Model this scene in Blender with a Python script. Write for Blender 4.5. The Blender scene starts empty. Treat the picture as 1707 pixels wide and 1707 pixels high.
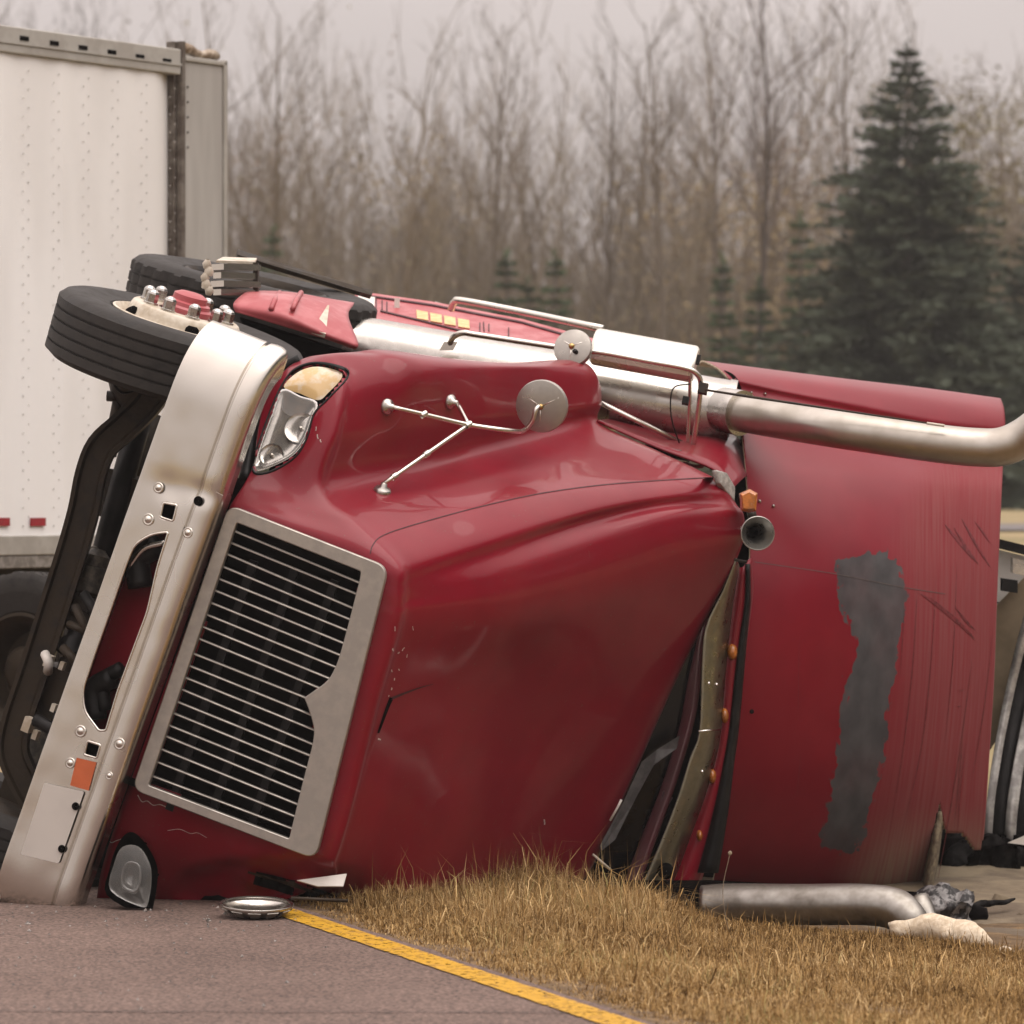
import bpy, bmesh, math, random
import numpy as np
from mathutils import Vector, Matrix, noise

rnd = random.Random(7)
R = math.radians
scene = bpy.context.scene
COL = scene.collection

# ---------------------------------------------------------------- camera
F, CX, HZ, EYE = 7000.0, 853.5, 820.0, 1.62        # focal length in photo pixels, centre column, horizon row, eye height
cam = bpy.data.cameras.new('camera'); cam_ob = bpy.data.objects.new('camera', cam); COL.objects.link(cam_ob)
cam_ob.location = (0, 0, EYE); cam_ob.rotation_euler = (R(90), 0, 0)
cam.sensor_width = 36; cam.lens = 36 * F / 1707
cam.shift_y = -(853.5 - HZ) / 1707
cam.clip_start = 0.5; cam.clip_end = 3000
cam.dof.use_dof = True; cam.dof.focus_distance = 16.6; cam.dof.aperture_fstop = 4.2
scene.camera = cam_ob

# ---------------------------------------------------------------- overcast sky, soft sun
world = bpy.data.worlds.new('World'); scene.world = world; world.use_nodes = True
nt = world.node_tree; nt.nodes.clear()
W = nt.nodes.new
out = W('ShaderNodeOutputWorld'); bg = W('ShaderNodeBackground'); bg2 = W('ShaderNodeBackground'); add = W('ShaderNodeAddShader')
sky = W('ShaderNodeTexSky'); sky.sky_type = 'NISHITA'; sky.sun_disc = False
SUN_EL, SUN_AZ = R(68), R(122)
sky.sun_elevation = SUN_EL; sky.sun_rotation = SUN_AZ; sky.dust_density = 6
hsv = W('ShaderNodeHueSaturation'); hsv.inputs['Saturation'].default_value = 0.12
nt.links.new(sky.outputs[0], hsv.inputs['Color']); nt.links.new(hsv.outputs[0], bg.inputs[0]); bg.inputs[1].default_value = 0.012
# cloud deck: CIE overcast luminance, (1 + 2 sin elevation) / 3, with soft cloud mottling
tc = W('ShaderNodeTexCoord'); sep = W('ShaderNodeSeparateXYZ'); nt.links.new(tc.outputs['Generated'], sep.inputs[0])
mx = W('ShaderNodeMath'); mx.operation = 'MAXIMUM'; nt.links.new(sep.outputs[2], mx.inputs[0]); mx.inputs[1].default_value = 0
ma = W('ShaderNodeMath'); ma.operation = 'MULTIPLY_ADD'; nt.links.new(mx.outputs[0], ma.inputs[0]); ma.inputs[1].default_value = 3.6; ma.inputs[2].default_value = 1.0
nz = W('ShaderNodeTexNoise'); nz.inputs['Scale'].default_value = 5; nz.inputs['Detail'].default_value = 1.5
mp = W('ShaderNodeMapping'); mp.inputs['Scale'].default_value = (1, 1, 3.0); nt.links.new(tc.outputs['Generated'], mp.inputs[0]); nt.links.new(mp.outputs[0], nz.inputs['Vector'])
mr = W('ShaderNodeMapRange'); mr.inputs[1].default_value = .3; mr.inputs[2].default_value = .7; mr.inputs[3].default_value = .93; mr.inputs[4].default_value = 1.07
nt.links.new(nz.outputs[0], mr.inputs[0])
mm = W('ShaderNodeMath'); mm.operation = 'MULTIPLY'; nt.links.new(ma.outputs[0], mm.inputs[0]); nt.links.new(mr.outputs[0], mm.inputs[1])
ms = W('ShaderNodeMath'); ms.operation = 'MULTIPLY'; nt.links.new(mm.outputs[0], ms.inputs[0]); ms.inputs[1].default_value = 0.42
bg2.inputs[0].default_value = (1.0, 0.885, 0.85, 1); nt.links.new(ms.outputs[0], bg2.inputs[1])
nt.links.new(bg.outputs[0], add.inputs[0]); nt.links.new(bg2.outputs[0], add.inputs[1]); nt.links.new(add.outputs[0], out.inputs[0])
sl = bpy.data.lights.new('sun', 'SUN'); sl.energy = 1.5; sl.angle = R(60); sl.color = (1, .95, .88)
so = bpy.data.objects.new('sun', sl); COL.objects.link(so)
sd = Vector((math.cos(SUN_EL) * math.sin(SUN_AZ), math.cos(SUN_EL) * math.cos(SUN_AZ), math.sin(SUN_EL)))
so.rotation_euler = sd.to_track_quat('Z', 'Y').to_euler(); so.location = (0, 0, 30)
vs = scene.view_settings; vs.view_transform = 'Standard'; vs.look = 'None'; vs.gamma = 1; vs.exposure = 0.14; vs.use_curve_mapping = False
scene.cycles.use_denoising = True
scene.cycles.max_bounces = 4; scene.cycles.diffuse_bounces = 2; scene.cycles.glossy_bounces = 3; scene.cycles.transparent_max_bounces = 6; scene.cycles.caustics_reflective = False; scene.cycles.caustics_refractive = False

# ---------------------------------------------------------------- survey helpers
CAM = Vector((0, 0, EYE))
def ray(px, py): return Vector(((px - CX) / F, 1, -(py - HZ) / F))
def P(px, py, Y): return CAM + ray(px, py) * Y
def pix(v):
    return (CX + v[0] / v[1] * F, HZ - (v[2] - EYE) / v[1] * F)
def on_plane(px, py, p0, n):
    r = ray(px, py); return CAM + r * ((p0 - CAM).dot(n) / r.dot(n))
# truck front frame: A = towards its passenger side, B = its up, C = its forward
FA = Vector((.34, -.09, .935)).normalized()
FB = Vector((.87, -.35, -.35)); FB = (FB - FA * FB.dot(FA)).normalized()
FC = -FA.cross(FB); FC.normalize()
O = P(440, 1135, 16.3)
def H(a, b, c): return O + FA * a + FB * b + FC * c
def HP(px, py, c): return on_plane(px, py, O + FC * c, FC)
def inH(v): d = v - O; return (d.dot(FA), d.dot(FB), d.dot(FC))

# ---------------------------------------------------------------- mesh helpers
def link(o, parent=None):
    COL.objects.link(o)
    if parent is not None:
        o.parent = parent
        m = Matrix.Identity(4); p = parent
        while p is not None:
            m = p.matrix_basis @ m if p.parent is None else p.matrix_parent_inverse @ p.matrix_basis @ m
            p = p.parent
        o.matrix_parent_inverse = m.inverted()
    return o
def mesh(name, V, Fc, mat=None, parent=None, smooth=False, kind=None, sharp=None):
    me = bpy.data.meshes.new(name)
    me.from_pydata([tuple(v) for v in V], [], [tuple(f) for f in Fc]); me.update()
    if mat is not None:
        for m in (mat if isinstance(mat, (list, tuple)) else [mat]): me.materials.append(m)
    if smooth:
        me.polygons.foreach_set('use_smooth', [True] * len(me.polygons))
        if sharp: 
            me.set_sharp_from_angle(angle=R(sharp))
    o = bpy.data.objects.new(name, me)
    if kind: o['kind'] = kind
    return link(o, parent)
def empty(name, loc, parent=None):
    o = bpy.data.objects.new(name, None); o.location = loc; o.empty_display_size = .2
    return link(o, parent)
def tag(o, label, cat, group=None):
    o['label'] = label; o['category'] = cat
    if group: o['group'] = group
    return o
def fix_normals(o):
    bm = bmesh.new(); bm.from_mesh(o.data); bmesh.ops.recalc_face_normals(bm, faces=bm.faces); bm.to_mesh(o.data); bm.free(); return o
def solid(o, t, offset=0, rim=None):
    m = o.modifiers.new('thick', 'SOLIDIFY'); m.thickness = t; m.offset = offset
    if rim is not None: m.material_offset_rim = rim
    return o
def bevel(o, w, seg=2):
    m = o.modifiers.new('bevel', 'BEVEL'); m.width = w; m.segments = seg; m.limit_method = 'ANGLE'; m.angle_limit = R(35)
    return o
class MB:
    def __init__(s): s.V = []; s.F = []
    def add(s, V, Fc):
        n = len(s.V); s.V += [Vector(v) for v in V]; s.F += [tuple(i + n for i in f) for f in Fc]; return s
    def tube(s, pts, rad, n=10, cap=True, flat=None):
        V, Fc = tube(pts, rad, n, cap, flat); return s.add(V, Fc)
    def box(s, c, ax, ay, az): V, Fc = box(c, ax, ay, az); return s.add(V, Fc)
    def build(s, name, mat, parent=None, smooth=False, kind=None, sharp=None):
        return mesh(name, s.V, s.F, mat, parent, smooth, kind, sharp)
def box(c, ax, ay, az):
    c = Vector(c); ax = Vector(ax); ay = Vector(ay); az = Vector(az)
    V = [c + ax * i + ay * j + az * k for i in (-1, 1) for j in (-1, 1) for k in (-1, 1)]
    Fc = [(0, 1, 3, 2), (4, 6, 7, 5), (0, 4, 5, 1), (2, 3, 7, 6), (0, 2, 6, 4), (1, 5, 7, 3)]
    if ax.cross(ay).dot(az) < 0: Fc = [f[::-1] for f in Fc]
    return V, Fc
def frame_of(d):
    d = d.normalized(); u = Vector((0, 0, 1)) if abs(d.z) < .9 else Vector((0, 1, 0))
    x = d.cross(u).normalized(); return x, x.cross(d).normalized(), d
def tube(pts, rad, n=10, cap=True, flat=None):
    pts = [Vector(p) for p in pts]; k = len(pts)
    if not isinstance(rad, (list, tuple)): rad = [rad] * k
    V, Fc = [], []; prev = None
    for i, p in enumerate(pts):
        d = (pts[min(i + 1, k - 1)] - pts[max(i - 1, 0)]).normalized()
        if prev is None: x, y, _ = frame_of(d)
        else:
            x = (prev - d * prev.dot(d)).normalized(); y = x.cross(d).normalized()
        prev = x
        for j in range(n):
            t = 2 * math.pi * j / n
            V.append(p + (x * math.cos(t) + y * math.sin(t)) * rad[i])
    for i in range(k - 1):
        for j in range(n):
            a, b = i * n + j, i * n + (j + 1) % n
            Fc.append((a, a + n, b + n, b))
    if cap: Fc.append(tuple(range(n))); Fc.append(tuple(range((k - 1) * n, k * n))[::-1])
    return V, Fc
def smooth_path(pts, m=6):
    pts = [Vector(p) for p in pts]; q = [pts[0] * 2 - pts[1]] + pts + [pts[-1] * 2 - pts[-2]]; o = []
    for i in range(1, len(q) - 2):
        for j in range(m):
            t = j / m; a, b, c, d = q[i - 1], q[i], q[i + 1], q[i + 2]
            o.append(.5 * ((2 * b) + (c - a) * t + (2 * a - 5 * b + 4 * c - d) * t * t + (3 * b - a - 3 * c + d) * t ** 3))
    o.append(pts[-1]); return o
def catmull(Pn, m, axis):
    Pn = np.moveaxis(np.asarray(Pn, float), axis, 0); n = len(Pn)
    ext = np.concatenate([2 * Pn[:1] - Pn[1:2], Pn, 2 * Pn[-1:] - Pn[-2:-1]])
    ms = m if isinstance(m, (list, tuple)) else [m] * (n - 1); o = []
    for i in range(n - 1):
        a, b, c, d = ext[i:i + 4]
        for t in np.linspace(0, 1, ms[i], endpoint=False):
            o.append(.5 * (2 * b + (c - a) * t + (2 * a - 5 * b + 4 * c - d) * t * t + (3 * b - a - 3 * c + d) * t ** 3))
    o.append(Pn[-1]); return np.moveaxis(np.array(o), 0, axis)
def grid_faces(nr, nc): return [(i * nc + j, i * nc + j + 1, (i + 1) * nc + j + 1, (i + 1) * nc + j) for i in range(nr - 1) for j in range(nc - 1)]
def in_poly(x, y, poly):
    r = False; j = len(poly) - 1
    for i in range(len(poly)):
        xi, yi = poly[i]; xj, yj = poly[j]
        if (yi > y) != (yj > y) and x < (xj - xi) * (y - yi) / (yj - yi) + xi: r = not r
        j = i
    return r
def lathe(profile, centre, axis, n=48, ref=None):
    """profile: (radius, along) pairs"""
    d = Vector(axis).normalized()
    if ref is None: x, y, _ = frame_of(d)
    else: x = (ref - d * ref.dot(d)).normalized(); y = d.cross(x)
    V, Fc = [], []
    for r, h in profile:
        for j in range(n):
            t = 2 * math.pi * j / n; V.append(centre + d * h + (x * math.cos(t) + y * math.sin(t)) * r)
    for i in range(len(profile) - 1):
        for j in range(n):
            a, b = i * n + j, i * n + (j + 1) % n
            Fc.append((a, b, b + n, a + n))
    return V, Fc
def round_poly(pts, r, seg=4):
    """pts 2-D; r one radius or list"""
    o = []; n = len(pts)
    for i in range(n):
        p = Vector(pts[i]); a = Vector(pts[i - 1]); b = Vector(pts[(i + 1) % n]); rr = r[i] if isinstance(r, (list, tuple)) else r
        if rr <= 0: o.append(p); continue
        u = (a - p); v = (b - p); rr = min(rr, u.length * .45, v.length * .45); p0 = p + u.normalized() * rr; p1 = p + v.normalized() * rr
        for k in range(seg + 1):
            t = k / seg; o.append((1 - t) ** 2 * p0 + 2 * t * (1 - t) * p + t * t * p1)
    return o
def plate(name, loops, origin, ex, ey, thick, mat, parent=None, bev=0.002):
    """flat plate with holes; loops are lists of 2-D points in (ex, ey)"""
    cu = bpy.data.curves.new(name, 'CURVE'); cu.dimensions = '2D'; cu.fill_mode = 'BOTH'; cu.extrude = thick / 2; cu.bevel_depth = bev; cu.bevel_resolution = 1
    for lp in loops:
        s = cu.splines.new('POLY'); s.points.add(len(lp) - 1)
        for k, p in enumerate(lp): s.points[k].co = (p[0], p[1], 0, 1)
        s.use_cyclic_u = True
    t = bpy.data.objects.new(name, cu); COL.objects.link(t)
    dg = bpy.context.evaluated_depsgraph_get(); dg.update()
    me = bpy.data.meshes.new_from_object(t.evaluated_get(dg)); bpy.data.objects.remove(t); bpy.data.curves.remove(cu)
    ez = ex.cross(ey); me.transform(Matrix(((ex.x, ey.x, ez.x, origin.x), (ex.y, ey.y, ez.y, origin.y), (ex.z, ey.z, ez.z, origin.z), (0, 0, 0, 1))))
    me.materials.clear(); me.materials.append(mat); me.name = name
    o = bpy.data.objects.new(name, me); return link(o, parent)

# ---------------------------------------------------------------- materials
def mat(name, col, rough=.5, metal=0.0, var=.12, scale=6.0, bump=0.0, bscale=60.0, coat=0.0, spec=.5, col2=None, lo=.42, hi=.62, detail=3, stretch=None, rvar=.1, sheen=0):
    m = bpy.data.materials.new(name); m.use_nodes = True; t = m.node_tree; b = t.nodes['Principled BSDF']; N = t.nodes.new
    b.inputs['Roughness'].default_value = rough; b.inputs['Metallic'].default_value = metal; b.inputs['Specular IOR Level'].default_value = spec
    b.inputs['Coat Weight'].default_value = coat; b.inputs['Coat Roughness'].default_value = .045
    if sheen: b.inputs['Sheen Weight'].default_value = sheen; b.inputs['Sheen Roughness'].default_value = .35; b.inputs['Sheen Tint'].default_value = (1, .72, .72, 1)
    c = N('ShaderNodeTexCoord'); mpn = N('ShaderNodeMapping'); t.links.new(c.outputs['Object'], mpn.inputs[0])
    if stretch: mpn.inputs['Scale'].default_value = stretch
    nz = N('ShaderNodeTexNoise'); nz.inputs['Scale'].default_value = scale; nz.inputs['Detail'].default_value = detail; nz.inputs['Roughness'].default_value = .62
    t.links.new(mpn.outputs[0], nz.inputs['Vector'])
    rp = N('ShaderNodeMapRange'); rp.inputs[1].default_value = lo; rp.inputs[2].default_value = hi; t.links.new(nz.outputs[0], rp.inputs[0])
    mix = N('ShaderNodeMix'); mix.data_type = 'RGBA'; t.links.new(rp.outputs[0], mix.inputs[0])
    c2 = col2 if col2 else tuple(min(1, x * (1 - var * 2)) for x in col)
    mix.inputs[6].default_value = (*c2, 1); mix.inputs[7].default_value = (*col, 1)
    t.links.new(mix.outputs[2], b.inputs['Base Color'])
    if rvar:
        r2 = N('ShaderNodeMapRange'); r2.inputs[1].default_value = .35; r2.inputs[2].default_value = .65; r2.inputs[3].default_value = min(1, rough + rvar); r2.inputs[4].default_value = max(0.02, rough - rvar)
        t.links.new(nz.outputs[0], r2.inputs[0]); t.links.new(r2.outputs[0], b.inputs['Roughness'])
    if bump:
        n2 = N('ShaderNodeTexNoise'); n2.inputs['Scale'].default_value = bscale; n2.inputs['Detail'].default_value = 2; t.links.new(mpn.outputs[0], n2.inputs['Vector'])
        bn = N('ShaderNodeBump'); bn.inputs['Strength'].default_value = bump; bn.inputs['Distance'].default_value = .01; t.links.new(n2.outputs[0], bn.inputs['Height']); t.links.new(bn.outputs[0], b.inputs['Normal'])
    return m
RED = (.205, .0035, .0150)
M = {}
M['red'] = mat('red_paint', RED, .34, 0, .05, 2.5, bump=.010, bscale=7, coat=.32, rvar=.05, spec=.18, sheen=.06, col2=(.18, .003, .013))
M['pink'] = mat('pale_red_paint', (.42, .09, .10), .45, 0, .08, 8, bump=.02, bscale=14, coat=.15, col2=(.36, .06, .07))  # paler, pinker red than red_paint, for upper panels, hub and step fairing
M['alu'] = mat('brushed_aluminium', (.70, .665, .61), .27, 1, .10, 1.5, bump=.012, bscale=30, rvar=.05, col2=(.63, .59, .535), lo=.3, hi=.7)
M['steel'] = mat('dull_stainless', (.58, .55, .51), .25, 1, .12, 9, bump=.015, bscale=25, rvar=.08)
M['pipe'] = mat('weathered_exhaust_steel', (.52, .485, .435), .36, 1, .2, 7, bump=.02, bscale=70, rvar=.06, col2=(.40, .365, .315), lo=.3, hi=.7)
M['oldpipe'] = mat('sooty_exhaust_steel', (.36, .34, .31), .42, 1, .2, 9, bump=.04, bscale=50, rvar=.08, col2=(.20, .18, .155), lo=.35, hi=.65)
M['chrome'] = mat('chrome', (.82, .80, .77), .10, 1, .05, 8, rvar=.05)
M['refl'] = mat('lamp_reflector', (.66, .65, .63), .17, .78, .05, 18, rvar=.03)
M['grille'] = mat('satin_grille_metal', (.44, .41, .37), .45, .85, .08, 14, bump=.02, bscale=80, rvar=.08)
M['black'] = mat('black_plastic', (.010, .009, .009), .5, 0, .3, 10, bump=.05, spec=.22)
M['void'] = mat('void_black', (.006, .005, .005), .9, 0, .3, 8, spec=.03)  # flat black that paints the shade of gaps and hollows; also some black parts
M['rubber'] = mat('tyre_rubber', (.013, .0125, .0125), .66, 0, .25, 14, bump=.12, bscale=90, col2=(.034, .031, .029), lo=.5, hi=.75, spec=.22)
M['frame'] = mat('greasy_chassis_black', (.010, .0088, .008), .55, .1, .3, 9, bump=.2, bscale=40, col2=(.034, .024, .015), lo=.5, hi=.72, spec=.25)
M['grease'] = mat('oily_brown_cast_iron', (.10, .085, .06), .6, .2, .3, 18, bump=.3, bscale=60, col2=(.035, .03, .024))
M['rim'] = mat('dusty_cream_wheel_paint', (.58, .52, .43), .5, 0, .15, 12, bump=.05, col2=(.40, .33, .24), lo=.35, hi=.55)
M['nut'] = mat('chrome_lug_nut', (.62, .60, .57), .22, 1, .15, 30)
M['white'] = mat('chalky_white_paint', (.74, .71, .66), .5, 0, .06, 5, col2=(.64, .60, .55))
M['primer'] = mat('grey_primer', (.12, .115, .12), .7, 0, .2, 20)
M['amber'] = mat('amber_lens', (.55, .17, .02), .22, 0, .2, 30, coat=.6)
M['palelens'] = mat('pale_amber_lens', (.72, .50, .24), .2, 0, .15, 14, coat=.8, col2=(.78, .66, .50), lo=.4, hi=.55)
M['orange'] = mat('orange_sticker', (.52, .115, .035), .6, 0, .05, 10)
M['plateblank'] = mat('blank_plate', (.54, .50, .455), .55, 0, .03, 6)
M['yellowlabel'] = mat('faded_yellow_label', (.80, .52, .25), .6, 0, .1, 30)
M['seam'] = mat('dark_seam', (.05, .006, .01), .7, 0, .1, 10)
M['dark'] = mat('dark_glass', (.008, .008, .009), .10, 0, .1, 5, spec=.3)
M['fibre'] = mat('torn_fibreglass', (.50, .42, .30), .8, 0, .2, 60, bump=.3, col2=(.34, .27, .18))
def plain(name, col, rough=.85, spec=.2):
    m = bpy.data.materials.new(name); m.use_nodes = True; t = m.node_tree; b = t.nodes['Principled BSDF']; b.inputs['Roughness'].default_value = rough; b.inputs['Specular IOR Level'].default_value = spec
    oi = t.nodes.new('ShaderNodeObjectInfo'); h = t.nodes.new('ShaderNodeHueSaturation'); h.inputs['Color'].default_value = (*col, 1); mr_ = t.nodes.new('ShaderNodeMapRange'); mr_.inputs[3].default_value = .8; mr_.inputs[4].default_value = 1.2
    t.links.new(oi.outputs['Random'], mr_.inputs[0]); t.links.new(mr_.outputs[0], h.inputs['Value']); t.links.new(h.outputs[0], b.inputs['Base Color']); return m
def glass(name='clear_lens'):
    m = bpy.data.materials.new(name); m.use_nodes = True; t = m.node_tree; b = t.nodes['Principled BSDF']; o = t.nodes['Material Output']
    g = t.nodes.new('ShaderNodeBsdfGlossy'); g.inputs['Roughness'].default_value = .04; tr = t.nodes.new('ShaderNodeBsdfTransparent'); tr.inputs[0].default_value = (.93, .92, .9, 1)
    f = t.nodes.new('ShaderNodeFresnel'); f.inputs[0].default_value = 1.45; mxs = t.nodes.new('ShaderNodeMixShader')
    t.links.new(f.outputs[0], mxs.inputs[0]); t.links.new(tr.outputs[0], mxs.inputs[1]); t.links.new(g.outputs[0], mxs.inputs[2]); t.links.new(mxs.outputs[0], o.inputs[0]); t.nodes.remove(b); return m
M['glass'] = glass()

# road film and mud specks on the red paint
def grime(m, amt=.5):
    t = m.node_tree; b = t.nodes['Principled BSDF']; src = b.inputs['Base Color'].links[0].from_socket; N = t.nodes.new
    c = N('ShaderNodeTexCoord'); n1 = N('ShaderNodeTexNoise'); n1.inputs['Scale'].default_value = 85; n1.inputs['Detail'].default_value = 2; t.links.new(c.outputs['Object'], n1.inputs['Vector'])
    n2 = N('ShaderNodeTexNoise'); n2.inputs['Scale'].default_value = 3.2; n2.inputs['Detail'].default_value = 3; t.links.new(c.outputs['Object'], n2.inputs['Vector'])
    r1 = N('ShaderNodeMapRange'); r1.inputs[1].default_value = .69; r1.inputs[2].default_value = .74; t.links.new(n1.outputs[0], r1.inputs[0])
    r2 = N('ShaderNodeMapRange'); r2.inputs[1].default_value = .42; r2.inputs[2].default_value = .70; t.links.new(n2.outputs[0], r2.inputs[0])
    mu_ = N('ShaderNodeMath'); mu_.operation = 'MULTIPLY_ADD'; t.links.new(r1.outputs[0], mu_.inputs[0]); mu_.inputs[1].default_value = amt
    ml = N('ShaderNodeMath'); ml.operation = 'MULTIPLY'; t.links.new(r2.outputs[0], ml.inputs[0]); ml.inputs[1].default_value = .07; t.links.new(ml.outputs[0], mu_.inputs[2])
    mx_ = N('ShaderNodeMix'); mx_.data_type = 'RGBA'; t.links.new(mu_.outputs[0], mx_.inputs[0]); t.links.new(src, mx_.inputs[6]); mx_.inputs[7].default_value = (.14, .085, .06, 1); t.links.new(mx_.outputs[2], b.inputs['Base Color'])

# ================================================================ ground, road, verge
LD = Vector((-.355, 1)).normalized(); LN = Vector((LD.y, -LD.x))     # along the painted line, and to its grassy side
L0 = Vector((.0893, 13.45))
def ldist(x, y): return (Vector((x, y)) - L0).dot(LN)
def sstep(a, b, x):
    t = max(0, min(1, (x - a) / (b - a))); return t * t * (3 - 2 * t)
def ground_z(x, y):
    d = ldist(x, y)
    far = sstep(24, 40, y) * 1.28 + sstep(42, 85, y) * .17
    z = 0
    if d > .1: z = -.075 * min(d - .1, 2.6) - .02 * max(0, min(d - 2.7, 4)) + .10 * sstep(7, 14, d)
    z *= 1 - sstep(24, 34, y)
    if d > .15: z += .02 * noise.noise(Vector((x * 1.7, y * 1.7, 3)))
    return z + far * (1 - .0 * d)
mroad = mat('worn_asphalt', (.150, .099, .080), .85, 0, .15, .8, bump=.7, bscale=160, col2=(.114, .075, .061), lo=.35, hi=.65, detail=10)
# fine aggregate speckle
t = mroad.node_tree; b = t.nodes['Principled BSDF']
mixn = [n for n in t.nodes if n.type == 'MIX'][0]
sp = t.nodes.new('ShaderNodeTexNoise'); sp.inputs['Scale'].default_value = 75; sp.inputs['Detail'].default_value = 4
tcn = [n for n in t.nodes if n.type == 'MAPPING'][0]; t.links.new(tcn.outputs[0], sp.inputs['Vector'])
r1 = t.nodes.new('ShaderNodeMapRange'); r1.inputs[1].default_value = .35; r1.inputs[2].default_value = .68; r1.inputs[3].default_value = .40; r1.inputs[4].default_value = 1.75
t.links.new(sp.outputs[0], r1.inputs[0])
mu = t.nodes.new('ShaderNodeVectorMath'); mu.operation = 'SCALE'; t.links.new(mixn.outputs[2], mu.inputs[0]); t.links.new(r1.outputs[0], mu.inputs['Scale']); t.links.new(mu.outputs[0], b.inputs['Base Color'])
msoil = mat('dry_verge_soil', (.18, .112, .050), .95, 0, .2, 9, bump=.8, bscale=70, col2=(.10, .062, .030))
mfield = mat('dry_field', (.30, .22, .11), .95, 0, .2, .6, bump=.5, bscale=20, col2=(.20, .16, .075))

def ground_patch(name, xs, ys, m, dz=0, keep=None):
    V = [(x, y, ground_z(x, y) + dz) for y in ys for x in xs]
    Fc = grid_faces(len(ys), len(xs))
    if keep: Fc = [f for f in Fc if keep(sum(V[i][0] for i in f) / 4, sum(V[i][1] for i in f) / 4)]
    o = mesh(name, V, Fc, m, None, True); o['kind'] = 'structure'; return o
far_xs = sorted(set(list(np.arange(-12, 14.01, .6)) + [-380, -200, -90, -40, -25, 25, 40, 90, 200, 380]))
far_ys = sorted(set(list(np.arange(-6, 46, .8)) + [-380, -200, -80, -30, -15, 50, 60, 75, 90, 130, 250, 380]))
g = ground_patch('ground', far_xs, far_ys, mfield, -.06)
g['label'] = 'dry tan grassland rising towards the wood behind the wreck'
# the near verge under the dead grass, finer
ground_patch('grass_verge', np.arange(-3.2, 7.01, .12), np.arange(9, 23, .12), msoil, -.002, lambda x, y: ldist(x, y) > -.4)
# road sheet, its verge edge ragged
def road_edge(y): return L0.x + (y - L0.y) * LD.x / LD.y + .135 + .02 * noise.noise(Vector((y * 3, 0, 5)))
V, Fc = [], []
ys = list(np.arange(2, 24, .06)); us = [0, .03, .3, 1, 3, 6, 11]
for y in ys:
    for u in us: V.append((road_edge(y) - u, y, .004 if u > 0 else -.012))
o = mesh('road', V, grid_faces(len(ys), len(us)), mroad, None, True); o['kind'] = 'structure'
# tar-filled crack across the road near the frame's foot
mcr = mat('tar_crack', (.05, .037, .033), .8, 0, .2, 30)
V, Fc = [], []
for i in range(60):
    x = -2.2 + i * .045; yy = 13.06 - .01 * i * .1 + .02 * noise.noise(Vector((x * 5, 1, 2))); w = .004 + .006 * abs(noise.noise(Vector((x * 9, 4, 2))))
    V += [(x, yy - w, .0085), (x, yy + w, .0085)]
o = mesh('road_crack', V, [(2 * i, 2 * i + 2, 2 * i + 3, 2 * i + 1) for i in range(59)], mcr); o['kind'] = 'structure'
# yellow edge line
myel = mat('yellow_road_paint', (.52, .28, .010), .6, 0, .1, 12, bump=.4, bscale=180, col2=(.40, .21, .015), lo=.38, hi=.5)
t = myel.node_tree; bs = t.nodes['Principled BSDF']; om = t.nodes['Material Output']
chip = t.nodes.new('ShaderNodeTexNoise'); chip.inputs['Scale'].default_value = 55; chip.inputs['Detail'].default_value = 5; tcn = [n for n in t.nodes if n.type == 'MAPPING'][0]; t.links.new(tcn.outputs[0], chip.inputs['Vector'])
cr = t.nodes.new('ShaderNodeMapRange'); cr.inputs[1].default_value = .385; cr.inputs[2].default_value = .42; t.links.new(chip.outputs[0], cr.inputs[0]); t.links.new(cr.outputs[0], bs.inputs['Alpha'])
V = []; ys = list(np.arange(4, 22, .05))
for y in ys:
    c = L0 + LD * ((y - L0.y) / LD.y); w = .062
    e1 = .006 * noise.noise(Vector((y * 9, 2, 0))); e2 = .006 * noise.noise(Vector((y * 9, 7, 0)))
    for k, e in ((-w, e1), (w, e2)):
        q = c + LN * (k + e - .01); V.append((q.x, q.y, .0085))
o = mesh('road_line', V, [(2 * i, 2 * i + 1, 2 * i + 3, 2 * i + 2) for i in range(len(ys) - 1)], myel); o['kind'] = 'structure'
# far carriageway seen past the wreck
xs = np.arange(-60, 60.1, 4); V = [(x, y, ground_z(x, y) - .03) for y in (42, 45, 48) for x in xs]
o = mesh('far_road', V, grid_faces(3, len(xs)), mat('pale_far_asphalt', (.17, .15, .145), .85, 0, .1, .8)); o['kind'] = 'structure'

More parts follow.
